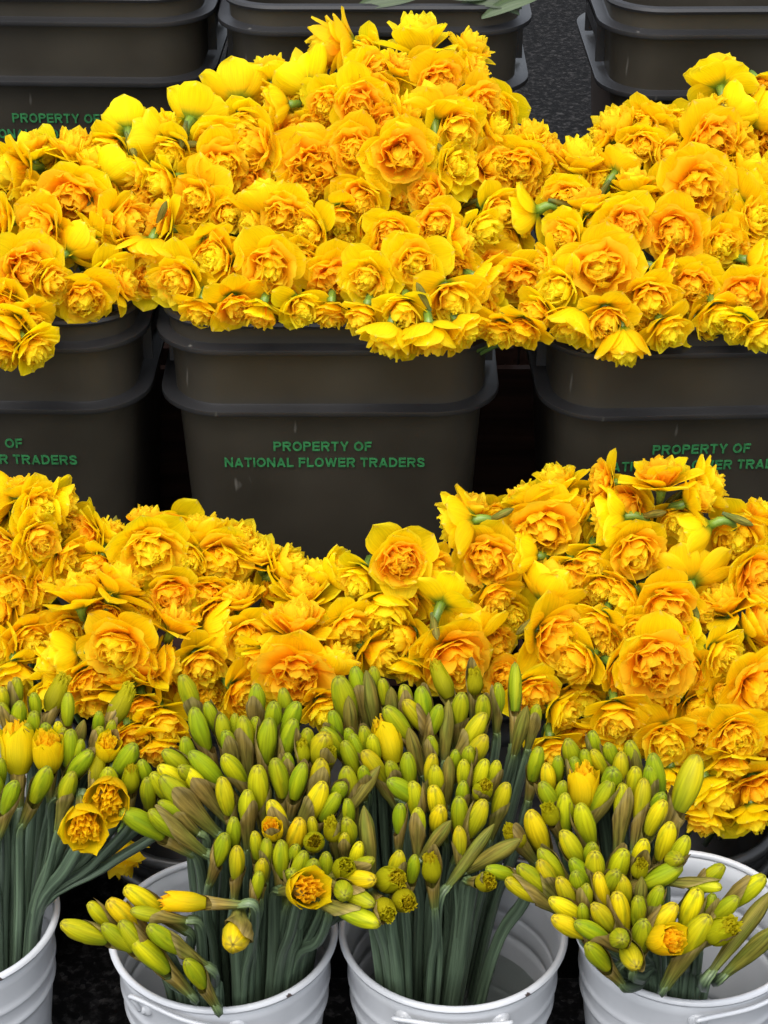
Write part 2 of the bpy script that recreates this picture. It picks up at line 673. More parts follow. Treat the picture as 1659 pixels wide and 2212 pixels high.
def make_crate(x, y_front, z, yaw, label):
    """y_front: front edge of the lower flange; z: height of that flange."""
    root = tag(link('flower_crate', None), label, 'crate', 'dark grey lettered flower crates')
    hd = .165 + .017
    root.location = (x + math.sin(yaw) * -0 + 0, y_front + hd, z)
    root.rotation_euler.z = yaw
    link('body', crate_parts['body'], root)
    link('rim', crate_parts['rim'], root)
    link('flange', crate_parts['upper'], root)
    link('flange', crate_parts['lower'], root)
    link('grip', crate_parts['grip'], root)
    g = link('grip', crate_parts['grip'], root)
    g.rotation_euler.z = math.pi
    for me, zz, dx in ((LINE_A, -.0585, -.008), (LINE_B, -.0795, -.006)):
        t = link('lettering', me, root)
        yw = -.165 + .022 * (-zz) / .335 - .0001
        t.location = (dx, yw, zz)
        t.rotation_euler = (math.pi / 2 + WALL_TILT, 0, 0)
    return root


make_crate(-.440, 1.953, .529, R(-1.5), 'dark grey crate at left of the front row, only the end of its lettering showing')
make_crate(-.0595, 1.945, .529, 0, 'dark grey crate with its whole green lettering in view, under the tallest daffodil heap')
make_crate(.349, 1.939, .529, R(2.5), 'dark grey crate whose green lettering is half covered by daffodils below it')
make_crate(-.388, 2.374, .752, R(-2), 'dark grey crate in the back row with green lettering showing')
make_crate(-.011, 2.335, .752, 0, 'dark grey back crate behind the tallest daffodil heap, leaves on top')
make_crate(.440, 2.325, .752, R(1), 'dark grey back crate beside the bare asphalt gap, behind the lone reversed flower')

# ------------------------------------------------------------------ stepped stand under the crates
st = tag(link('display_stand', None), 'stepped dark brown wooden stand under the grey crates', 'stand')
st.location = (0, 2.1, 0)


def board(name, c, sz, rz=0, bev=.003):
    b = MB()
    b.box((0, 0, 0), sz)
    o = b.done(name, M_WOOD, st, smooth=False)
    o.location = Vector(c) - Vector((0, 2.1, 0))
    o.rotation_euler.z = rz
    return o


for (x0, x1) in ((-.75, .10), (.16, .85)):
    for k in range(4):
        board('plank', ((x0 + x1) / 2, 1.99 + k * .094, .179), (x1 - x0, .088, .022))
for x0, x1 in ((-.75, .165), (.235, .85)):
    for k in range(4):
        board('plank', ((x0 + x1) / 2, 2.385 + k * .094, .402), (x1 - x0, .088, .022))
for x in (-.7, -.21, .05, .2, .26, .8):
    board('post', (x, 2.02, .083), (.045, .045, .165))
    board('post', (x, 2.42, .1945), (.045, .045, .389))
    board('post', (x, 2.68, .1945), (.045, .045, .389))
board('added_riser', (0, 2.334, .195), (1.9, .012, .39))  # added board: hides the lit ground behind, keeps the crate gaps black
board('added_riser', (0, 2.74, .19), (1.9, .012, .38))  # added rear board, keeps the space under the stand dark
board('brace', (.198, 3.10, .405), (.62, .13, .022), R(-68))
board('post', (.10, 3.30, .197), (.05, .05, .394))
board('post', (.28, 2.90, .197), (.05, .05, .394))
board('upright', (.238, 2.372, .53), (.026, .03, .236))


# ------------------------------------------------------------------ low black tubs behind the white buckets
def make_tub(x, y, label, w=.175, d=.135):
    root = tag(link('black_tub', None), label, 'tub', 'low black tubs behind the white buckets')
    root.location = (x, y, 0)
    b = MB()
    kw = dict(hw=w - .012, hd=d - .012, r=.085)
    loft(b, [(-.03, .002), (-.028, .0), (-.004, .15), (.004, .151), (.006, .182), (.003, .183), (.0, .15), (-.032, .006)], **kw)
    n = len(rrect(.1, .1, .02))
    b.fan(0, n, True)
    b.fan(7 * n, n)
    b.done('body', M_TUB, root)
    b = MB()
    loft(b, [(.006, .177), (.012, .178), (.0135, .184), (.011, .190), (.006, .192), (.002, .189), (.002, .183)], True, **kw)
    b.done('rim', M_TUB, root)
    b = MB()
    loft(b, [(.002, .147), (.013, .146), (.014, .150), (.012, .153), (.003, .155)], True, **kw)
    b.done('flange', M_TUB, root)


make_tub(-.49, 1.735, 'low black tub behind the white bucket at the left edge')
make_tub(-.122, 1.735, 'low black tub with its rounded corner showing behind the crooked-handled white bucket')
make_tub(.245, 1.735, 'low black tub hidden under daffodils behind the half empty white bucket')
make_tub(.61, 1.735, 'low black tub behind the white bucket at the right edge')

# ------------------------------------------------------------------ white enamel buckets
RIM_Z, RIM_R = .236, .104
BUCKETS = []


def ring(r, z, n=72):
    return [Vector((r * math.cos(2 * math.pi * k / n), r * math.sin(2 * math.pi * k / n), z)) for k in range(n)]


def make_bucket(cu, cv, label, water=None, handles=(), rot=0):
    c, d = at_y(cu, cv, 1.46)
    # slide along the ray so the rim lies at RIM_Z
    k = (CAM_H - RIM_Z) / (CAM_H - c.z)
    cx, cy = c.x * k, c.y * k
    root = tag(link('white_bucket', None), label, 'bucket', 'white enamel flower buckets')
    root.location = (cx, cy, 0)
    b = MB()
    prof = []
    r0, r1 = .078, RIM_R
    zs = [0, .004, .03, .06, .068, .0705, .073, .08, .12, .150, .158, .1605, .163, .170, .180, .182, .1845, .187, .195, .215, RIM_Z - .003]
    bump = {.0705: .0026, .1605: .0026, .1845: .002, .068: .0005, .073: .0005, .158: .0005, .163: .0005, .182: .0004, .187: .0004}
    rows = [ring(r0 + (r1 - r0) * z / RIM_Z + bump.get(z, 0), z) for z in zs]
    rows += [ring(r0 + (r1 - r0) * z / RIM_Z - .0014 + bump.get(z, 0), max(z, .003)) for z in reversed(zs)]
    b.grid(rows, wrap=True)
    b.fan(0, 72, True)
    b.fan((len(rows) - 1) * 72, 72)
    b.done('body', M_ENAMEL, root)
    b = MB()
    rows = []
    for k in range(11):
        a = 2 * math.pi * k / 10
        rows.append(ring(RIM_R + .0006 + .0036 * math.cos(a), RIM_Z - .001 + .0036 * math.sin(a)))
    b.grid(rows, wrap=True)
    b.done('rim', M_ENAMEL, root)
    for (ang, span, lift, skew) in handles:
        hb = MB()
        zr = RIM_Z - .025
        rr = r0 + (r1 - r0) * zr / RIM_Z
        P = []
        for s in (-1, 1):
            a = ang + s * span
            P.append((Vector((rr * math.cos(a), rr * math.sin(a), zr)), a))
        out = Vector((math.cos(ang), math.sin(ang), 0))
        (pl, al), (pr_, ar) = P
        ol = Vector((math.cos(al), math.sin(al), 0)); orr = Vector((math.cos(ar), math.sin(ar), 0))
        zl, zr2 = lift * (1 + skew), lift * (1 - skew)
        tl = (pr_ - pl).normalized()
        pts = [pl + ol * .007 + Vector((0, 0, .002)), pl + ol * .010 + Vector((0, 0, zl * .5)), pl + ol * .013 - tl * .003 + Vector((0, 0, zl * .92)),
               pl + ol * .016 + tl * .008 + Vector((0, 0, zl)), (pl + pr_) / 2 + out * .020 + Vector((0, 0, (zl + zr2) / 2)),
               pr_ + orr * .016 - tl * .008 + Vector((0, 0, zr2)), pr_ + orr * .013 + tl * .003 + Vector((0, 0, zr2 * .92)),
               pr_ + orr * .010 + Vector((0, 0, zr2 * .5)), pr_ + orr * .007 + Vector((0, 0, .002))]
        hb.tube(crom(pts, 6), .0024, 10)
        h = hb.done('handle', M_ENAMEL, root)
        for (p, a) in P:
            eb = MB()
            o = Vector((math.cos(a), math.sin(a), 0))
            prof = [(.0, .0088), (.003, .0085), (.0042, .006), (.0048, .0048), (.0062, .0045), (.0074, .003), (.0078, .0003)]
            tx = Vector((-o.y, o.x, 0))
            rows = [[p + o * (dz - .001) + tx * (q * math.cos(2 * math.pi * k / 20)) + Vector((0, 0, q * math.sin(2 * math.pi * k / 20))) for k in range(20)] for dz, q in prof]
            bb = eb.grid(rows, wrap=True)
            eb.fan(bb + (len(rows) - 1) * 20, 20)
            eb.done('rivet', M_ENAMEL, h)
    if water is not None:
        wb = MB()
        rw = r0 + (r1 - r0) * water / RIM_Z - .0022
        rows = [ring(rw * q, water) for q in (1.0, .66, .33, .02)]
        wb.grid(rows, wrap=True)
        wb.fan(3 * 72, 72)
        wo = wb.done('bucket_water', water_material())
        wo.location = (cx, cy, 0)
        tag(wo, 'dark still water in the white bucket with its plain straight handle', 'water', kind='thing')
    BUCKETS.append((cx, cy))
    return root


make_bucket(-118, 1978, 'white enamel bucket cut by the left edge, full of long stems')
make_bucket(483, 2010, 'white enamel bucket with a crooked raised handle and dark chips on its rim', handles=[(R(-106), R(26), .016, .45)])
make_bucket(979, 2008, 'white enamel bucket half empty of stems, a straight handle across its front', water=.135, handles=[(R(-92), R(26), .010, .08)])
make_bucket(1484, 1996, 'white enamel bucket at the right whose handle swings up to the right', handles=[(R(-64), R(27), .014, .1)])

# ------------------------------------------------------------------ daffodil petals
TILES = {'A': (0, 0, 1000 / 1659), 'B': (1000, 0, 1000 / 1659), 'C': (2024, 0, 1000 / 1659), 'D': (0, 700, 1000 / 1659),
         'E': (1000, 700, 1000 / 1659), 'F': (2024, 700, 1000 / 1659), 'G': (0, 1800, 1000 / 1659), 'H': (1000, 1800, 1000 / 1659),
         'I': (2024, 1700, 1000 / 1659), 'J': (0, 2600, 1000 / 1659), 'K': (1000, 2600, 1000 / 1659), 'L': (2024, 2600, 1000 / 1659),
         'M': (0, 3232, 1512 / 1659), 'N': (1512, 3232, 1512 / 1659)}
K = 1659 / 3024


def px(tile, x, y):
    ox, oy, s = TILES[tile]
    return (ox + x * s) * K, (oy + y * s) * K


YEL = (.97, .755, .003)
YEL_DEEP = (.97, .65, .002)
YEL_PALE = (.97, .84, .035)
ORA = (.98, .555, .004)
ORA_EDGE = (.98, .72, .025)
GREEN = (.16, .26, .012)
NUB = (.88, .80, .36)


def add_petal(mb, rnd, az, L, W, phi0, phi1, cup=.3, ruf=0.0, fr=3.0, r0=.04, z0=0.0, nt=9, ns=7, prof='ovate', ctype='y', twist=0.0, tipcurl=0.0):
    ph = rnd.uniform(0, 100)
    ca, sa = math.cos(az), math.sin(az)
    pr, pz = r0, z0
    rows, cols, uvs = [], [], []
    side = rnd.uniform(-.16, .16)
    crease = rnd.uniform(-.4, 1.3)
    if prof == 'fan': ns = 9
    for i in range(nt):
        t = i / (nt - 1)
        phi = phi0 + (phi1 - phi0) * t ** 1.2 + tipcurl * max(0, t - .65) * 3
        if i:
            pr += math.sin(phi) * L / (nt - 1)
            pz += math.cos(phi) * L / (nt - 1)
        if prof == 'ovate':
            w = W * (t + .03) ** .55 * (1 - t ** 3.2) ** .62 * 1.12 + .02 * W
        elif prof == 'narrow':
            w = W * (t + .06) ** .5 * (1 - t ** 2.4) ** .7 + .015 * W
        else:                                   # fan: widest at the frilled end
            w = W * (.22 + .78 * t ** .8) * (1 - .35 * t ** 8)
        row, cr, ur = [], [], []
        nrm = (-math.cos(phi), math.sin(phi))   # (radial, z) of the inner face
        for j in range(ns):
            s = -1 + 2 * j / (ns - 1)
            e = cup * w * (s * s) * (1 - .4 * t)
            if ruf:
                q = noise.noise(Vector((s * fr * .6 + ph, t * 1.8, ph * 1.7)))
                q2 = math.sin(s * fr * 1.35 + ph * 5 + t) * .7
                e += ruf * (t ** 1.3) * (q * 1.1 + q2) * (.35 + .65 * abs(s))
            if prof == 'ovate':
                e -= .10 * W * math.exp(-(s / .22) ** 2) * math.sin(math.pi * t) * crease
            lat = s * w + twist * t * w * .5 + side * t * t * W
            al = 0.0
            if prof == 'fan':
                al = .09 * L * noise.noise(Vector((s * 4 + ph, ph, 3))) * (1 if i == nt - 1 else 0) - .16 * L * s * s * t
            rr = pr + nrm[0] * e + math.sin(phi) * al
            zz = pz + nrm[1] * e + math.cos(phi) * al
            x, y = rr * ca - lat * sa, rr * sa + lat * ca
            row.append(Vector((x, y, zz)))
            if ctype == 'y':
                c = lerp(YEL_DEEP, YEL, clamp(t * 1.6))
                c = lerp(c, YEL_PALE, clamp((abs(s) - .5) * .5 + (t - .75) * 1.2))
                if t < .30: c = lerp(GREEN, c, clamp((t - .10) / .20))
                if t > .965 and abs(s) < .3: c = lerp(c, NUB, .5)
            elif ctype == 'i':                  # inner pointed petaloid
                c = lerp(ORA, YEL, clamp(t * 1.9))
                c = lerp(c, YEL_PALE, clamp(t * 1.4 - .55))
            elif ctype == 'm':                  # mixed
                c = lerp(ORA, YEL_DEEP, clamp(t * 1.5))
                c = lerp(c, YEL_PALE, clamp((t - .7) * 2.2) * .7)
            else:                               # 'o' orange frill with a lighter edge
                c = lerp((.97, .44, .002), ORA, clamp(t * 1.6))
                c = lerp(c, ORA_EDGE, clamp((t - .6) * 2.5))
            cr.append(c)
            ur.append((s * .5 * (.4 + W) + ph, t * L + ph))
        rows.append(row); cols.append(cr); uvs.append(ur)
    mb.grid(rows, cols, uvs)


def whorl_(mb, rnd, n, L, W, phi0, phi1, jl=.1, jp=8, az0=None, **kw):
    a0 = rnd.uniform(0, 6.28) if az0 is None else az0
    for k in range(n):
        a = a0 + 2 * math.pi * (k + rnd.uniform(-.18, .18)) / n
        j = R(rnd.uniform(-jp, jp))
        add_petal(mb, rnd, a, L * (1 + rnd.uniform(-jl, jl)), W * (1 + rnd.uniform(-.12, .12)), R(phi0) + j * .5, R(phi1) + j, **kw)


def flower_meshes(kind, seed):
    """Returns (petals mesh, ruffled centre mesh); outer petal length 1, axis +z."""
    rnd = random.Random(seed * 977 + hash_kind(kind))
    a, c = MB(), MB()
    opn, big, ragged = rnd.uniform(-9, 7), rnd.uniform(.88, 1.14), rnd.uniform(.8, 1.5)

    def whorl(mb, rn, n, L, W, p0, p1, jl=.1, jp=8, **kw):          # every flower opens, fills and frays in its own way
        if mb is c:
            n = max(3, n + rn.choice((-1, 0, 0, 1)))
            whorl_(mb, rn, n, L * 1.14 * big, W * 1.22 * big, p0 + opn * .4, p1 + opn * .5, jl * ragged, jp * ragged, **kw)
        else:
            whorl_(mb, rn, n, L, W * 1.04, p0 + opn, p1 + opn, jl, jp * ragged, **kw)
    az = rnd.uniform(0, 6.28)
    if kind == 'R':                             # full ruffled rosette with orange folds
        whorl(a, rnd, 3, 1.0, .58, 66, 80, az0=az, cup=.30, ruf=.05, jp=12, tipcurl=R(rnd.uniform(-8, 10)))
        whorl(a, rnd, 3, .97, .56, 54, 66, az0=az + 1.05, cup=.34, ruf=.05, jp=12)
        whorl(a, rnd, 5, .86, .48, 42, 54, cup=.36, ruf=.06, z0=.04, jp=11)
        whorl(c, rnd, 7, .80, .42, 36, 46, prof='fan', ctype='o', ruf=.10, fr=3.2, z0=.05, cup=.2, jp=12)
        whorl(c, rnd, 7, .84, .31, 52, -14, prof='narrow', ctype='m', ruf=.08, z0=.06, cup=.45, jp=14)
        whorl(c, rnd, 7, .80, .34, 42, -8, prof='fan', ctype='o', ruf=.15, fr=3.2, z0=.06, r0=.05, jl=.12, jp=14)
        whorl(c, rnd, 8, .82, .27, 42, -48, prof='narrow', ctype='i', ruf=.09, z0=.06, r0=.06, cup=.5, jl=.12, jp=14)
        whorl(c, rnd, 7, .78, .30, 30, -34, prof='fan', ctype='o', ruf=.16, fr=3.4, z0=.05, r0=.06, jl=.12, jp=14)
        whorl(c, rnd, 6, .76, .22, 26, -60, prof='narrow', ctype='m', ruf=.09, z0=.05, r0=.05, cup=.5, jl=.14, jp=14)
        whorl(c, rnd, 5, .72, .22, 12, -50, prof='fan', ctype='o', ruf=.14, fr=3.4, z0=.05, r0=.05, jl=.12, jp=14)
    elif kind == 'O':                           # flat open flower, deep orange frills, open dark eye
        whorl(a, rnd, 3, 1.0, .60, 70, 86, az0=az, cup=.26, ruf=.05, jp=9)
        whorl(a, rnd, 3, .98, .58, 62, 76, az0=az + 1.05, cup=.28, ruf=.05, jp=9)
        whorl(a, rnd, 5, .86, .48, 50, 64, cup=.30, ruf=.06, z0=.03, jp=10)
        whorl(c, rnd, 7, .78, .42, 44, 56, prof='fan', ctype='o', ruf=.12, fr=3.4, z0=.05, cup=.1, jp=10)
        whorl(c, rnd, 7, .74, .29, 54, 10, prof='narrow', ctype='m', ruf=.10, z0=.06, cup=.35, jp=14)
        whorl(c, rnd, 8, .76, .33, 46, 4, prof='fan', ctype='o', ruf=.16, fr=4, z0=.05, r0=.06, jp=14)
        whorl(c, rnd, 8, .72, .27, 40, -34, prof='fan', ctype='o', ruf=.15, fr=4, z0=.05, r0=.10, jl=.14, jp=14)
        whorl(c, rnd, 7, .66, .20, 40, -60, prof='narrow', ctype='m', ruf=.09, z0=.05, r0=.12, jl=.16, cup=.5, jp=14)
        whorl(c, rnd, 5, .48, .04, 6, 12, prof='narrow', ctype='m', z0=.05, r0=.03)
    elif kind == 'P':                           # pale pointed petaloids like a dahlia
        whorl(a, rnd, 3, 1.0, .52, 64, 80, az0=az, cup=.34, ruf=.05, jp=13)
        whorl(a, rnd, 3, .96, .50, 52, 64, az0=az + 1.05, cup=.36, ruf=.05, jp=13)
        whorl(a, rnd, 6, .90, .40, 42, 50, cup=.38, ruf=.05, z0=.04, jp=12)
        whorl(c, rnd, 7, .86, .32, 42, 24, prof='narrow', ctype='i', ruf=.05, z0=.05, cup=.46, jp=12)
        whorl(c, rnd, 6, .72, .34, 30, 34, prof='fan', ctype='o', ruf=.11, fr=3.4, z0=.05, jp=10)
        whorl(c, rnd, 8, .86, .28, 46, -16, prof='narrow', ctype='i', ruf=.05, z0=.06, cup=.5, jp=12)
        whorl(c, rnd, 6, .72, .30, 24, 0, prof='fan', ctype='o', ruf=.13, fr=3.4, z0=.06, r0=.06, jp=10)
        whorl(c, rnd, 8, .86, .25, 36, -38, prof='narrow', ctype='i', ruf=.06, z0=.06, r0=.07, cup=.5, jp=12)
        whorl(c, rnd, 5, .72, .26, 12, -20, prof='fan', ctype='o', ruf=.13, fr=3.4, z0=.06, r0=.07, jp=10)
        whorl(c, rnd, 7, .82, .20, 20, -48, prof='narrow', ctype='i', ruf=.06, z0=.06, r0=.06, cup=.5, jp=12)
    elif kind == 'W':                           # wide loose petals, small orange cup
        whorl(a, rnd, 3, 1.0, .50, 72, 98, az0=az, cup=.26, ruf=.07, jp=17)
        whorl(a, rnd, 3, .98, .48, 60, 80, az0=az + 1.05, cup=.30, ruf=.07, jp=17)
        whorl(a, rnd, 5, .86, .46, 42, 54, cup=.34, ruf=.06, z0=.04, jp=14)
        whorl(c, rnd, 7, .70, .38, 34, 44, prof='fan', ctype='o', ruf=.11, fr=3.4, z0=.04, jp=12)
        whorl(c, rnd, 6, .78, .31, 46, -10, prof='narrow', ctype='i', ruf=.07, z0=.05, cup=.45, jp=12)
        whorl(c, rnd, 7, .70, .28, 30, -10, prof='fan', ctype='o', ruf=.13, fr=3.4, z0=.05, jp=12)
        whorl(c, rnd, 6, .74, .22, 32, -44, prof='narrow', ctype='i', ruf=.07, z0=.05, r0=.06, cup=.5, jp=12)
        whorl(c, rnd, 4, .66, .2, 10, -40, prof='fan', ctype='o', ruf=.12, fr=3.4, z0=.05, r0=.05, jp=12)
    else:                                       # 'S' smooth half closed globe, cupped petals
        whorl(a, rnd, 3, 1.14, .55, 84, 16, az0=az, cup=.46, ruf=.07, jp=13, nt=12, ns=9, tipcurl=R(rnd.uniform(0, 22)))
        whorl(a, rnd, 3, 1.08, .52, 80, 24, az0=az + 1.05, cup=.44, ruf=.07, jp=14, nt=12, ns=9, tipcurl=R(rnd.uniform(-6, 20)))
        whorl(a, rnd, 6, .96, .48, 64, 20, cup=.46, ruf=.07, z0=.05, jp=12)
        whorl(c, rnd, 7, .84, .32, 36, 14, prof='narrow', ctype='i', ruf=.05, z0=.06, cup=.45, jp=10)
        whorl(c, rnd, 7, .72, .32, 26, 22, prof='fan', ctype='o', ruf=.12, fr=4, z0=.06, jp=10)
        whorl(c, rnd, 8, .78, .22, 18, 2, prof='narrow', ctype='i', ruf=.05, z0=.06, cup=.5, jp=10)
        whorl(c, rnd, 7, .72, .18, 4, -6, prof='narrow', ctype='i', ruf=.06, z0=.06, r0=.06, cup=.5, jp=10)
    return a.data('petals', M_PETAL), c.data('ruffled_centre', M_RUFFLE)


def hash_kind(k):
    return sum(ord(ch) * 131 ** i for i, ch in enumerate(k)) % 10007


FLOWER_LIB = {k: [flower_meshes(k, s) for s in range(10)] for k in 'ROPWS'}


def sheath_mesh(seed, tall=.5, wide=1.0):
    """Papery spathe round a bud base: unit = bud length along z (bud base z=0), neck at z=-.85. Radius unit = bud half width."""
    rnd = random.Random(seed)
    mb = MB()
    nt, ns = 13, 20
    a0 = rnd.uniform(0, 6.28)
    ph = rnd.uniform(0, 50)
    brown = rnd.random()
    rows, cols, uvs = [], [], []
    for i in range(nt):
        t = i / (nt - 1)
        row, cr, ur = [], [], []
        for j in range(ns):
            a = 2 * math.pi * j / ns
            lobe = (.5 + .5 * math.cos(a - a0))
            top = -.12 + (tall + .12) * lobe ** 1.6 + .05 * noise.noise(Vector((a * 2, ph, 1)))
            z = -.85 + (top + .85) * t
            # radius of neck, then the bud
            if z < 0:
                r = .44 + .38 * clamp((z + .85) / .85) ** 1.3
            else:
                r = .82 + .26 * math.sin(clamp(z / .5) * math.pi / 2) - .30 * clamp((z - .5) / .5) ** 2
            r *= 1 + .16 * noise.noise(Vector((math.cos(a) * 1.6, math.sin(a) * 1.6 + ph, z * 2.4))) + .05 * noise.noise(Vector((math.cos(a) * 4, math.sin(a) * 4, z * 5 + ph)))
            r += .07 * t * t * (1 if lobe > .3 else 0) + .05
            row.append(Vector((r * math.cos(a), r * math.sin(a), z)))
            n = noise.noise(Vector((a * 1.4, z * 1.5, ph + 9))) * .5 + .5
            c = lerp((.150, .175, .022), (.270, .195, .040), clamp(t * 1.1 * (.55 + brown * .8) + (n - .5) * .9))
            c = lerp((.11, .16, .05), c, clamp((z + .85) * 2.2))
            if t > .9: c = lerp(c, (.34, .27, .10), .45)
            cr.append(c)
            ur.append((a * .5 + ph, z * .7))
        rows.append(row); cols.append(cr); uvs.append(ur)
    mb.grid(rows, cols, uvs, wrap=True)
    return mb.data('papery_sheath', M_SHEATH)


SHEATHS = [sheath_mesh(100 + s, tall=.38 + .62 * (s % 5) / 4) for s in range(10)]
SHEATHS_TALL = [sheath_mesh(200 + s, tall=1.0) for s in range(5)]


def full_sheath_mesh(seed):
    rnd = random.Random(seed)
    mb = MB()
    ph = rnd.uniform(0, 50)
    brown = rnd.uniform(0, 1)
    rows, cols, uvs = [], [], []
    nt, ns = 16, 18
    for i in range(nt):
        t = i / (nt - 1)
        z = -.85 + 1.88 * t
        row, cr, ur = [], [], []
        for j in range(ns):
            a = 2 * math.pi * j / ns
            r = .42 + .58 * math.sin(clamp((z + .85) / 1.25) * math.pi / 2) ** 1.2
            r *= (1 - clamp((z - .3) / .73) ** 2.4 * .93)
            r *= 1 + .12 * noise.noise(Vector((a * 2.2, z * 2.5, ph)))
            row.append(Vector((r * math.cos(a), r * math.sin(a), z)))
            n = noise.noise(Vector((a * 1.4, z * 1.5, ph + 9))) * .5 + .5
            c = lerp((.135, .165, .020), (.240, .178, .028), clamp(brown * .8 + (n - .5) * 1.3))
            c = lerp((.11, .16, .05), c, clamp((z + .85) * 2.0))
            cr.append(c); ur.append((a * .5 + ph, z * .7))
        rows.append(row); cols.append(cr); uvs.append(ur)
    mb.grid(rows, cols, uvs, wrap=True)
    return mb.data('papery_sheath', M_SHEATH)


FULL_SHEATHS = [full_sheath_mesh(300 + s) for s in range(6)]

G_BASE, G_MID, G_SIDE = (.090, .155, .005), (.195, .262, .004), (.335, .345, .003)
Y_MID = (.62, .50, .003)


def bud_mesh(seed, yellow):
    """Closed bud: unit length along z, half width 1."""
    rnd = random.Random(seed)
    mb = MB()
    nt, ns = 17, 24
    ph = rnd.uniform(0, 50)
    rows, cols, uvs = [], [], []
    tw = rnd.uniform(-1.1, 1.1)
    bend, bang, blunt = rnd.uniform(.05, .38), rnd.uniform(0, 6.28), rnd.uniform(.56, .72)
    for i in range(nt):
        t = i / (nt - 1)
        z = t
        if t < .5:
            r = .66 + .34 * math.sin(t / .5 * math.pi / 2)
        else:
            q = (t - .5) / .5
            r = (1 - q ** 2.2 * blunt) * (1 if q < .93 else 1 - (q - .93) / .07 * .5)
        row, cr, ur = [], [], []
        for j in range(ns):
            a = 2 * math.pi * j / ns
            k = a + tw * t
            seam = ((k * 3 / (2 * math.pi)) % 1.0)
            step = .11 * (seam ** 2 - .33) * (.5 + .5 * t)         # overlapping tepals: one edge stands proud
            rr = r * (1 + step + .035 * math.cos(6 * k) * t)
            zz = z - (.012 if (t > .97) else 0)
            bo = bend * (t * t - .3 * t)
            row.append(Vector((rr * math.cos(a) + bo * math.cos(bang), rr * math.sin(a) + bo * math.sin(bang), zz)))
            n = noise.noise(Vector((math.cos(a) * .9 + ph, math.sin(a) * .9, z * 1.3))) * .5 + .5
            c = lerp(G_BASE, G_MID, clamp(t * 2.2))
            c = lerp(c, G_SIDE, clamp((n - .35) * 1.6 + (seam - .5) * .5))
            yy = clamp(yellow * 1.1 * (.25 + t * 1.1) + (n - .5) * .8 * yellow)
            c = lerp(c, Y_MID, yy)
            c = lerp(c, (.09, .15, .006), clamp(.10 - min(seam, 1 - seam)) * 6)
            c = lerp(c, G_SIDE, clamp((seam - .72) * 2.2) * .6)
            if t > .93:
                c = lerp(c, (.12, .10, .02), .55 if (j % 4) < 2 else .15)
            cr.append(c); ur.append((a * .8 + ph, t * .8))
        rows.append(row); cols.append(cr); uvs.append(ur)
    b = mb.grid(rows, cols, uvs, wrap=True)
    mb.fan(b, ns, True)
    # little dark star where the tepals meet
    mb.v.append(Vector((bend * .7 * math.cos(bang), bend * .7 * math.sin(bang), .955))); mb.c.append((.05, .045, .012)); mb.uv.append((0, 0))
    ctr = len(mb.v) - 1
    top = b + (nt - 1) * ns
    for j in range(ns):
        mb.f.append((top + j, top + (j + 1) % ns, ctr))
    return mb.data('bud_head', M_BUD)


BUDS = {'g': [bud_mesh(400 + s, .05) for s in range(8)], 'h': [bud_mesh(420 + s, .38) for s in range(8)], 'y': [bud_mesh(440 + s, .9) for s in range(8)]}


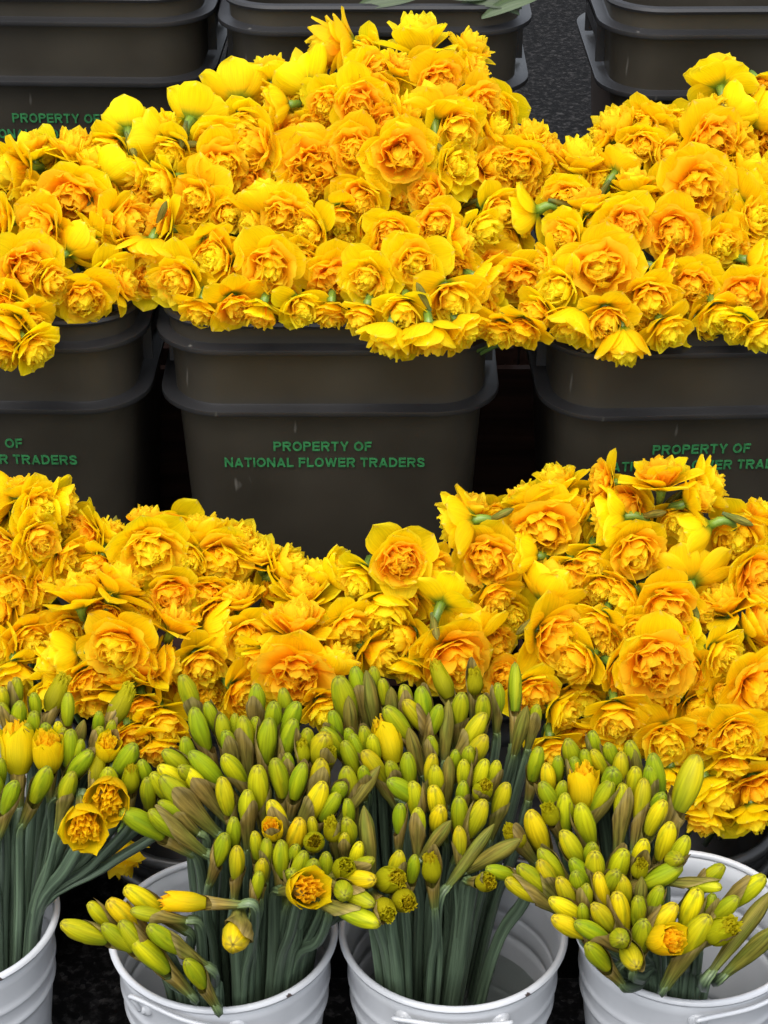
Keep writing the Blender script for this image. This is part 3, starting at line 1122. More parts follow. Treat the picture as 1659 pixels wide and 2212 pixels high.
def opening_bud_meshes(seed, green, flare=0.0):
    """Bud whose tepals have parted: upright cup of tepals, frilled trumpet inside. Unit length z, half width 1."""
    rnd = random.Random(seed)
    a, c = MB(), MB()
    az = rnd.uniform(0, 6.28)
    LZ = 1.0

    def tep(mb, azz, L, W, flr, col0, col1, r_b, fr=0.0):
        nt, ns = 10, 9
        ph = rnd.uniform(0, 50)
        rows, cols, uvs = [], [], []
        for i in range(nt):
            t = i / (nt - 1)
            r = (.55 + .45 * math.sin(clamp(t / .45) * math.pi / 2)) * r_b + flr * t ** 2
            wd = W * (.62 + .38 * math.sin(clamp(t / .5) * math.pi / 2)) * (1 - t ** 4) ** .5 if not fr else W * (.8 + .2 * t)
            row, cr, ur = [], [], []
            for j in range(ns):
                s = -1 + 2 * j / (ns - 1)
                ang = azz + s * wd
                rr = r * (1 + fr * t * math.sin(s * 9 + ph) * .8 + .03 * noise.noise(Vector((s * 2, t * 2, ph))))
                z = t * L * (1 + .06 * math.sin(s * 4 + ph) * t) + (fr * .35 * math.sin(s * 13 + ph * 3) * (t > .9) if fr else 0)
                row.append(Vector((rr * math.cos(ang), rr * math.sin(ang), z)))
                n = noise.noise(Vector((s * 1.2, t * 1.2, ph))) * .5 + .5
                cr.append(lerp(col0, col1, clamp(t * 1.5 - .1 + (n - .5) * .6))); ur.append((s * .5 + ph, t * .8))
            rows.append(row); cols.append(cr); uvs.append(ur)
        mb.grid(rows, cols, uvs)

    c0 = lerp(Y_MID, G_BASE, .25 + .5 * green)
    c1 = lerp((.86, .64, .003), (.36, .40, .004), green)
    for k in range(3):
        tep(a, az + k * 2.094, LZ * rnd.uniform(.93, 1.02), 1.05, flare + rnd.uniform(-.12, .05), c0, c1, 1.0)
        tep(a, az + 1.047 + k * 2.094, LZ * rnd.uniform(.9, 1.0), 1.0, flare * .8 + rnd.uniform(-.15, 0), c0, c1, .94)
    i0, i1 = lerp((.84, .42, .003), (.45, .40, .005), green), lerp((.88, .50, .006), (.62, .52, .01), green)
    spread = max(15, 14 + flare * 44)
    ct = 'o' if green < .3 else 'm'
    whorl_(c, rnd, 7, 1.14, .46, spread + 26, spread * .7, prof='fan', ctype=ct, ruf=.26, fr=4.5, r0=.10, z0=.02, cup=.3, jl=.08, jp=6)
    whorl_(c, rnd, 6, 1.08, .40, spread + 10, spread * .3 - 4, prof='fan', ctype=ct, ruf=.28, fr=5, r0=.10, z0=.02, cup=.3, jl=.1, jp=6)
    whorl_(c, rnd, 6, .98, .34, 26 + flare * 20, -44, prof='narrow', ctype='i', ruf=.12, r0=.05, z0=.03, cup=.5, jl=.1, jp=10)
    if flare < .4:
        whorl_(c, rnd, 5, 1.06, .34, 8, -8, prof='fan', ctype='m', ruf=.22, fr=5, r0=.10, z0=.02, jl=.08, jp=6)
        whorl_(c, rnd, 4, 1.05, .22, 0, 0, prof='fan', ctype='m', ruf=.25, fr=5, r0=.03, z0=.02, jl=.06, jp=4)
    else:
        whorl_(c, rnd, 5, .98, .34, 14, -4, prof='fan', ctype='m', ruf=.26, fr=5, r0=.08, jl=.12)
    if green > .3:
        c.c = [lerp(q, (.46, .46, .008), .7) for q in c.c]
    else:
        c.c = [lerp(q, (.95, .62, .004), .6) for q in c.c]
    return a.data('tepals', M_PETAL), c.data('trumpet', M_RUFFLE)


OPEN = {'c': [opening_bud_meshes(500 + s, .0, .12) for s in range(4)], 'C': [opening_bud_meshes(520 + s, .05, .42) for s in range(4)],
        'k': [opening_bud_meshes(540 + s, .75, -.42) for s in range(4)]}

# ------------------------------------------------------------------ daffodil flowers: tile x y radius, azimuth on the picture, turn from the viewer, kind
FLOWERS = '''
A 840 800 175 100 140 S
A 1270 750 205 70 140 W
A 960 900 175 165 108 S
A 1560 570 190 95 122 S
A 480 1000 170 80 60 P
A 580 1085 170 60 55 P
A 120 1120 225 200 62 P
A 200 990 165 110 80 W
A 490 1280 205 250 35 O
A 285 1480 205 200 40 R
A 780 1440 200 350 60 P
A 740 1100 170 60 112 S
A 930 1110 160 200 70 P
A 1430 1080 220 315 35 R
A 1140 980 190 240 50 P
A 1400 900 180 285 50 R
A 740 960 165 230 55 P
A 1600 780 170 265 50 P
A 1060 860 150 120 60 P
A 1090 1180 165 205 62 P
A 1300 1290 215 210 30 W
A 1050 1470 185 165 65 O
D 170 590 225 330 25 R
D 315 660 160 330 50 P
D 690 640 185 330 52 P
D 550 770 200 280 45 R
D 70 990 255 240 55 P
D 60 850 190 235 55 R
D 190 930 160 300 60 W
D 10 1110 180 260 70 P
D 200 1100 190 315 68 P
D 20 690 160 160 70 W
D 800 700 140 20 75 W
D 1190 660 225 225 42 P
D 960 500 165 250 92 S
D 1310 850 155 260 75 P
D 1530 830 190 290 55 W
D 1450 530 185 185 50 P
D 520 430 165 40 108 S
D 640 330 160 50 100 W
D 10 280 160 180 60 R
D 1380 440 165 300 68 W
B 580 290 215 183 92 P
B 1080 290 225 95 75 P
B 1400 340 150 55 68 P
B 300 510 190 125 115 S
B 100 480 150 100 90 W
B 760 490 175 0 40 R
B 1200 510 175 300 35 R
B 940 450 150 60 60 P
B 490 680 175 240 42 R
B 690 680 210 285 25 R
B 1170 720 205 95 108 W
B 1300 820 210 300 45 W
B 1440 680 165 330 50 O
B 1420 480 155 20 70 W
B 130 700 155 190 85 S
B 660 970 205 250 25 R
B 960 1010 220 285 20 R
B 390 1090 240 260 20 O
B 720 1290 210 245 35 P
B 1300 1090 190 350 35 P
B 1540 1090 185 0 35 R
B 1160 1270 165 190 30 R
B 1200 1450 155 275 30 R
B 900 1500 165 250 40 R
B 1460 1500 175 330 48 P
B 210 1400 165 250 40 O
B 380 1500 195 200 40 P
B 80 1290 190 100 98 S
B 1560 1370 180 330 45 P
B 50 960 200 185 50 R
B 1560 860 155 30 60 P
B 560 1400 160 270 70 W
B 980 760 150 40 75 P
E 100 570 220 275 28 R
E 520 640 190 285 40 O
E 750 640 205 245 35 P
E 1050 560 205 275 25 R
E 980 850 180 262 50 P
E 1270 760 220 290 48 P
E 870 1060 175 255 84 S
E 1160 1070 185 278 86 S
E 1390 1000 160 310 78 S
E 290 830 165 300 45 P
E 500 870 150 265 78 W
E 720 880 140 250 70 P
E 50 870 150 255 82 W
E 1540 700 175 330 80 S
E 1310 440 155 10 88 W
E 1610 990 155 250 68 W
C 1340 525 190 92 128 W
C 1470 720 155 40 112 S
C 1640 740 185 30 92 S
C 860 800 150 215 50 W
C 930 770 150 75 88 W
C 700 870 180 130 68 P
C 830 930 150 265 45 R
C 1270 930 230 315 32 O
C 1280 760 165 30 62 P
C 590 900 130 165 72 P
C 1180 1215 230 290 28 O
C 430 1070 190 85 62 P
C 340 1290 165 250 38 O
C 100 920 155 90 60 P
C 210 980 160 30 62 O
C 40 1060 180 250 42 R
C 690 1090 150 55 108 W
C 780 1220 155 90 88 W
C 1530 1270 190 35 98 W
C 1570 1130 160 60 82 S
C 1490 950 170 10 60 O
C 90 1400 190 200 110 W
C 470 1330 160 100 85 W
F 720 300 200 285 25 R
F 1060 350 205 250 25 R
F 1340 430 175 300 30 R
F 1550 280 165 20 35 P
F 350 380 165 205 50 R
F 560 575 235 270 14 R
F 870 760 195 285 45 W
F 1160 690 195 280 32 R
F 1490 740 185 265 30 R
F 600 900 190 270 45 P
F 330 700 185 210 50 P
F 380 970 190 240 80 S
F 720 1090 185 275 86 S
F 990 980 170 300 62 P
F 1330 870 150 290 55 P
F 1470 950 165 245 68 P
F 1590 990 155 290 66 P
F 50 650 190 255 48 O
F 50 980 180 245 72 W
F 170 870 150 215 60 R
F 1620 560 160 345 78 S
F 1640 720 155 345 62 P
F 960 600 160 340 85 W
F 230 560 150 190 72 P
G 230 320 190 350 48 P
G 430 300 155 0 92 S
G 130 215 150 115 80 W
G 10 240 140 170 100 S
G 40 590 190 225 35 R
G 230 520 180 325 48 P
G 430 650 180 325 60 W
G 580 510 175 190 62 O
G 720 510 150 60 88 P
G 980 580 235 290 35 R
G 960 440 160 90 82 W
G 1430 650 205 280 35 O
G 1560 560 165 55 62 P
G 1260 640 150 230 45 P
G 1300 450 160 100 90 S
G 1120 860 175 280 40 R
G 1370 880 160 265 50 O
G 770 830 205 60 96 W
G 520 890 240 95 84 W
G 650 690 150 250 60 W
G 120 840 195 240 35 R
G 290 800 150 340 45 R
G 30 970 160 200 50 P
G 180 1180 190 320 48 P
G 10 1190 195 200 60 W
G 790 1220 240 245 30 R
G 420 1290 155 190 100 S
G 330 1390 160 200 90 S
G 1150 1080 200 65 80 W
G 1440 1150 195 355 88 S
G 1300 1330 195 305 45 P
G 1610 1150 180 285 35 R
G 910 1400 190 60 72 W
G 1060 1360 175 0 100 W
G 570 1440 160 300 60 O
G 780 1460 175 100 75 W
G 1560 1530 190 330 55 P
G 100 1390 160 280 80 W
G 350 1490 165 270 60 P
G 1560 940 175 100 75 P
G 1400 1000 150 300 60 W
H 950 665 225 305 20 R
H 560 730 155 30 72 S
H 420 760 130 80 95 S
H 700 770 180 240 55 P
H 1310 430 190 188 100 S
H 1400 360 175 80 80 W
H 1520 650 220 282 25 R
H 330 900 230 90 58 P
H 280 1100 235 90 72 W
H 280 1400 240 270 30 O
H 850 1010 175 270 55 S
H 1250 900 195 65 125 W
H 1560 890 175 300 60 P
H 1450 1070 180 100 90 S
H 1280 1290 250 300 35 R
H 1000 1160 180 200 50 P
H 610 1100 165 300 50 O
H 770 1270 185 330 70 P
H 1000 1370 175 250 80 W
H 180 740 175 30 70 P
H 50 660 150 90 60 P
H 60 1300 160 250 70 W
H 540 1330 155 60 95 S
H 450 1620 165 290 60 P
I 290 340 185 110 75 P
I 960 300 215 92 74 W
I 590 325 145 175 75 O
I 1300 335 160 20 85 S
I 190 620 230 270 30 O
I 600 560 190 183 104 S
I 780 760 195 285 30 R
I 510 810 160 260 50 P
I 1190 640 160 200 108 S
I 1440 640 205 265 40 R
I 1600 550 160 60 80 W
I 1150 870 205 85 120 S
I 1560 910 195 315 40 R
I 50 790 165 170 92 S
I 250 1000 195 60 104 S
I 590 1000 185 240 45 P
I 740 1060 190 205 70 W
I 990 1120 225 275 40 R
I 1380 1130 195 110 75 W
I 230 1330 240 335 40 R
I 920 1490 245 272 28 O
I 450 1480 195 200 55 P
I 560 1230 160 230 60 P
I 1340 1440 185 330 50 P
I 1560 1280 180 30 82 W
I 1610 1110 160 60 80 W
I 60 430 150 120 85 W
I 370 900 155 270 55 R
I 430 520 150 150 80 W
I 1170 450 160 20 80 W
L 110 190 195 300 40 R
L 300 330 170 330 60 P
L 660 340 205 270 50 P
L 990 500 205 270 35 W
L 1440 470 215 285 35 R
L 1570 170 230 330 35 O
L 1290 830 195 300 65 P
L 1580 830 215 290 55 O
L 1560 1000 175 280 84 P
L 1250 1000 165 260 80 P
L 1420 660 170 270 78 W
L 600 520 180 260 85 W
L 250 560 160 280 60 P
L 1010 760 165 260 78 P
J 1060 380 190 290 50 P
J 870 480 175 300 60 O
J 1040 550 175 280 70 W
J 800 1240 180 273 86 P
J 600 260 175 285 68 W
J 930 290 165 280 60 W
'''
HEAPS = {'ML': ('left front crate', -.44, 2.10), 'MM': ('middle front crate', -.06, 2.10), 'MR': ('right front crate', .35, 2.10),
         'LL': ('low left tub', -.30, 1.76), 'LR': ('low right tub', .33, 1.76)}


def heap_of(u, v):
    if v < 850:
        if u < 285 and v > 240 + (u > 215) * 60: return 'ML'
        return 'MM' if u < 1128 else 'MR'
    return 'LL' if u < 700 - (v - 1240) * .0 else 'LR'


def heap_y(h, u, v):
    lump = 0
    for (cu, cv, cr, k) in LUMPS:
        q = ((u - cu) ** 2 + (v - cv) ** 2) / cr ** 2
        if q < 1: lump = max(lump, k * (1 - q))
    return heap_y0(h, v) - lump


LUMPS = [(1290, 560, 190, .04), (900, 600, 200, .045), (900, 230, 210, .06), (560, 540, 170, .03), (60, 560, 160, .04), (1470, 400, 150, .03), (40, 730, 130, .02),
         (1420, 1440, 190, .05), (880, 1210, 150, .04), (240, 1340, 170, .04), (660, 1440, 160, .04), (1430, 1080, 160, .05), (60, 1120, 150, .04), (330, 1190, 130, .03), (1560, 1560, 160, .04)]


def heap_y0(h, v):
    if h[0] == 'M':
        if v < 660:
            return 1.955 + (2.27 - 1.955) * clamp((660 - v) / 600, 0, 1.1)
        return 1.955 - .062 * clamp((v - 660) / 90)
    return 1.855 - .275 * clamp((v - 1000) / 790, -.1, 1.08)


ORD = ['', 'first', 'second', 'third', 'fourth', 'fifth', 'sixth', 'seventh', 'eighth', 'ninth', 'tenth', 'eleventh', 'twelfth', 'thirteenth', 'fourteenth', 'fifteenth',
       'sixteenth', 'seventeenth', 'eighteenth', 'nineteenth', 'twentieth']
ORD += ['twenty-' + o for o in ORD[1:10]] + ['thirtieth'] + ['thirty-' + o for o in ORD[1:10]]


def facing_word(az, tilt):
    if tilt > 98: return 'seen from behind'
    if tilt < 31: return 'facing out'
    a = az % 360
    if 60 <= a <= 120: return 'turned upward'
    if 240 <= a <= 300: return 'turned down' if tilt < 70 else 'hanging its head'
    return 'turned to the left' if 120 < a < 240 else 'turned to the right'


LOOK = {'R': 'ruffled orange-centred daffodil', 'O': 'open deep-orange-centred daffodil', 'P': 'pointed pale-centred daffodil', 'W': 'wide loose-petalled daffodil', 'S': 'smooth half-closed daffodil'}
rndF = random.Random(5)
SPECIAL = {
    'C 1340 525': 'lone daffodil showing its back and green base, standing above the right heap',
    'B 580 290': 'topmost daffodil of the whole display, in profile with brown sheath behind it',
    'B 1080 290': 'spiky daffodil facing the sky beside the topmost daffodil',
    'H 1310 430': 'half-open daffodil with green petal backs, lying sideways above the low tubs',
    'I 920 1490': 'largest wide daffodil in the low right tub, orange frilled centre',
    'H 280 1400': 'broad-petalled daffodil with a dark eye just above the bud bunches',
    'J 800 1240': 'daffodil hanging over the black tub rim between the two left white buckets',
    'C 1180 1215': 'open orange daffodil with dark stamens showing, high in the right front crate',
    'B 390 1090': 'large flat daffodil with the deepest orange frills in the middle front crate',
    'F 560 575': 'large cabbage-like daffodil facing out at the front left of the right crate',
    'H 950 665': 'round ruffled daffodil at the crest beside the dark gap between the low tubs',
    'I 960 300': 'daffodil facing up with drooping petals, crowning the low right heap below lettering',
    'E 870 1060': 'left of the drooping smooth daffodils hanging lowest over the lettered crate',
    'E 1160 1070': 'middle drooping smooth daffodil hanging lowest over the lettered crate',
    'F 720 1090': 'smooth drooping daffodil hanging lowest over the right front crate',
    'A 1270 750': 'daffodil seen from behind with a green star base, beside the back left crate',
    'A 840 800': 'daffodil seen from behind that touches the end of the back left lettering',
    'A 960 900': 'globe-shaped daffodil in profile with a papery brown sheath at its neck',
    'G 520 890': 'flat daffodil in profile standing on its own short stem, low left heap',
    'I 190 620': 'daffodil with a dark-eyed flaming orange centre in the low right heap',
}
flowers = []
for line in FLOWERS.strip().splitlines():
    p = line.split()
    u, v = px(p[0], float(p[1]), float(p[2]))
    flowers.append(dict(u=u, v=v, r=float(p[3]) * .3308, az=float(p[4]), tilt=float(p[5]), kind=p[6], heap=heap_of(u, v), label=SPECIAL.get(' '.join(p[:3]))))
# flowers lower in each heap, seen between the heads of the top layer
rg = random.Random(77)
hand = list(flowers)
for gv in range(60, 1800, 30):
    for gu in range(-10, 1680, 30):
        u, v = gu + rg.uniform(-9, 9), gv + rg.uniform(-9, 9)
        if (1080 < u < 1330 and v < 345) or (v < 270 and u < 330) or (u < 310 and 600 < v < 960) or 800 < v < 1010: continue   # open notches of the heaps
        hit = [f for f in flowers if math.hypot(f['u'] - u, f['v'] - v) < f['r'] * (.76 if f.get('dy') is None else 1.2)]
        if hit: continue
        sect = set()
        for f in hand:
            q = math.hypot(f['u'] - u, f['v'] - v)
            if q < 190: sect.add(int((math.atan2(f['v'] - v, f['u'] - u) + math.pi) / (math.pi / 4)) % 8)
        edge = u < 30 or u > 1630
        if len(sect) < (4 if edge else 6): continue
        h = min((f for f in hand), key=lambda f: math.hypot(f['u'] - u, f['v'] - v))['heap']
        flowers.append(dict(u=u, v=v, r=rg.uniform(50, 58), az=rg.uniform(180, 360), tilt=rg.uniform(15, 60), kind=rg.choice('RPPRO'), heap=h, dy=.028))
print('flowers', len(hand), '+', len(flowers) - len(hand))
# tiers: rows of a heap, counted from the top
for h in HEAPS:
    fl = sorted([f for f in flowers if f['heap'] == h], key=lambda f: f['v'])
    for f in fl:
        f['tier'] = int((f['v'] - fl[0]['v']) // 85) + 1
    for t in set(f['tier'] for f in fl):
        for k, f in enumerate(sorted([f for f in fl if f['tier'] == t], key=lambda f: f['u'])):
            f['nth'] = k + 1


def orient(n, roll):
    q = n.to_track_quat('Z', 'Y')
    return (q.to_matrix() @ Matrix.Rotation(roll, 3, 'Z')).to_4x4()


def make_flower(f):
    h = f['heap']
    y = heap_y(h, f['u'], f['v']) + f.get('dy', 0)
    pos, d = at_y(f['u'], f['v'], y)
    r = f['r'] / F * d * (1.38 if f['kind'] == 'S' else 1.32)
    az, tl = R(f['az']), R(f['tilt'])
    n = (CAM_R * math.cos(az) + CAM_U * math.sin(az)) * math.sin(tl) + CAM_B * math.cos(tl)
    n.normalize()
    base = pos - n * (r * (.34 if f['kind'] != 'S' else .5))
    root = tag(link('daffodil', None), None, 'daffodil', 'double daffodils heaped in the ' + HEAPS[h][0])
    root['label'] = f.get('label') or f"{LOOK[f['kind']]} {facing_word(f['az'], f['tilt'])}, {ORD[f['nth']]} from left, {ORD[f['tier']]} row down, {HEAPS[h][0]}"
    root.location = base
    pm, cm = FLOWER_LIB[f['kind']][rndF.randrange(10)]
    rot = orient(n, rndF.uniform(0, 6.28))
    sq = rndF.uniform(.94, 1.06)
    S = Matrix.Diagonal((r * sq, r / sq, r, 1))
    for nm, me in (('petals', pm), ('ruffled_centre', cm)):
        o = link(nm, me, root)
        o.matrix_local = rot @ S
    # green receptacle and the stem curving down into the heap
    tgt = Vector((HEAPS[h][1] + (clamp((pos.x - HEAPS[h][1]) * .7, -.12, .12) if h[0] == 'M' else (pos.x - HEAPS[h][1]) * .8), min(max(y + .10, HEAPS[h][2] - .06), HEAPS[h][2] + .12), base.z - .13))
    P0 = n * (r * .06)
    P1 = -n * (.012 if f['tilt'] > 98 else .003)
    sd = ((-n * .7 - CAM_B * .5 + Vector((0, 0, -.55))) if f['tilt'] > 98 else (-n * .55 - CAM_B)).normalized()
    P2 = P1 + sd * .018
    down = (tgt - base)
    if f['tilt'] > 86 and f['tilt'] < 100 and 230 < f['az'] < 310: down.z += .03
    P3 = P2 * .9 + Vector((0, .022, -.032))
    P4 = P2 * .6 + (down - P2) * .6
    pts = crom([P0, P1, P2, P3, P4, down], 3)
    m = len(pts)
    rad, cols = [], []
    for i in range(m):
        k = i / 3
        rad.append(.0052 * (1 if k < 1 else 1) if k < 1 else (.0046 if k < 1.8 else .0031))
        cols.append(lerp((1.5, 1.35, .8), (1, 1, 1), clamp(k - .5)) if k < 2 else lerp((1, 1, 1), (.75, .85, 1.2), clamp(k - 2)))
    rad[0] = r * .16
    rad[1] = r * .13
    mb = MB()
    mb.tube(pts, rad, 8, cols)
    mb.done('stem', M_GSTEM, root)
    if f['tilt'] > 86 or rndF.random() < .12:
        o = link('papery_sheath', FULL_SHEATHS[rndF.randrange(6)], root)
        side = n.cross(Vector((rndF.uniform(-1, 1), rndF.uniform(-1, 1), rndF.uniform(-1, 1)))).normalized()
        dirv = (-n * .8 + side * .5 + Vector((0, 0, -.2))).normalized()
        o.matrix_local = Matrix.Translation(-n * .022 + dirv * .004) @ orient(dirv, rndF.uniform(0, 6)) @ Matrix.Diagonal((.0042, .0042, .018, 1))
    return root


for f in flowers:
    make_flower(f)

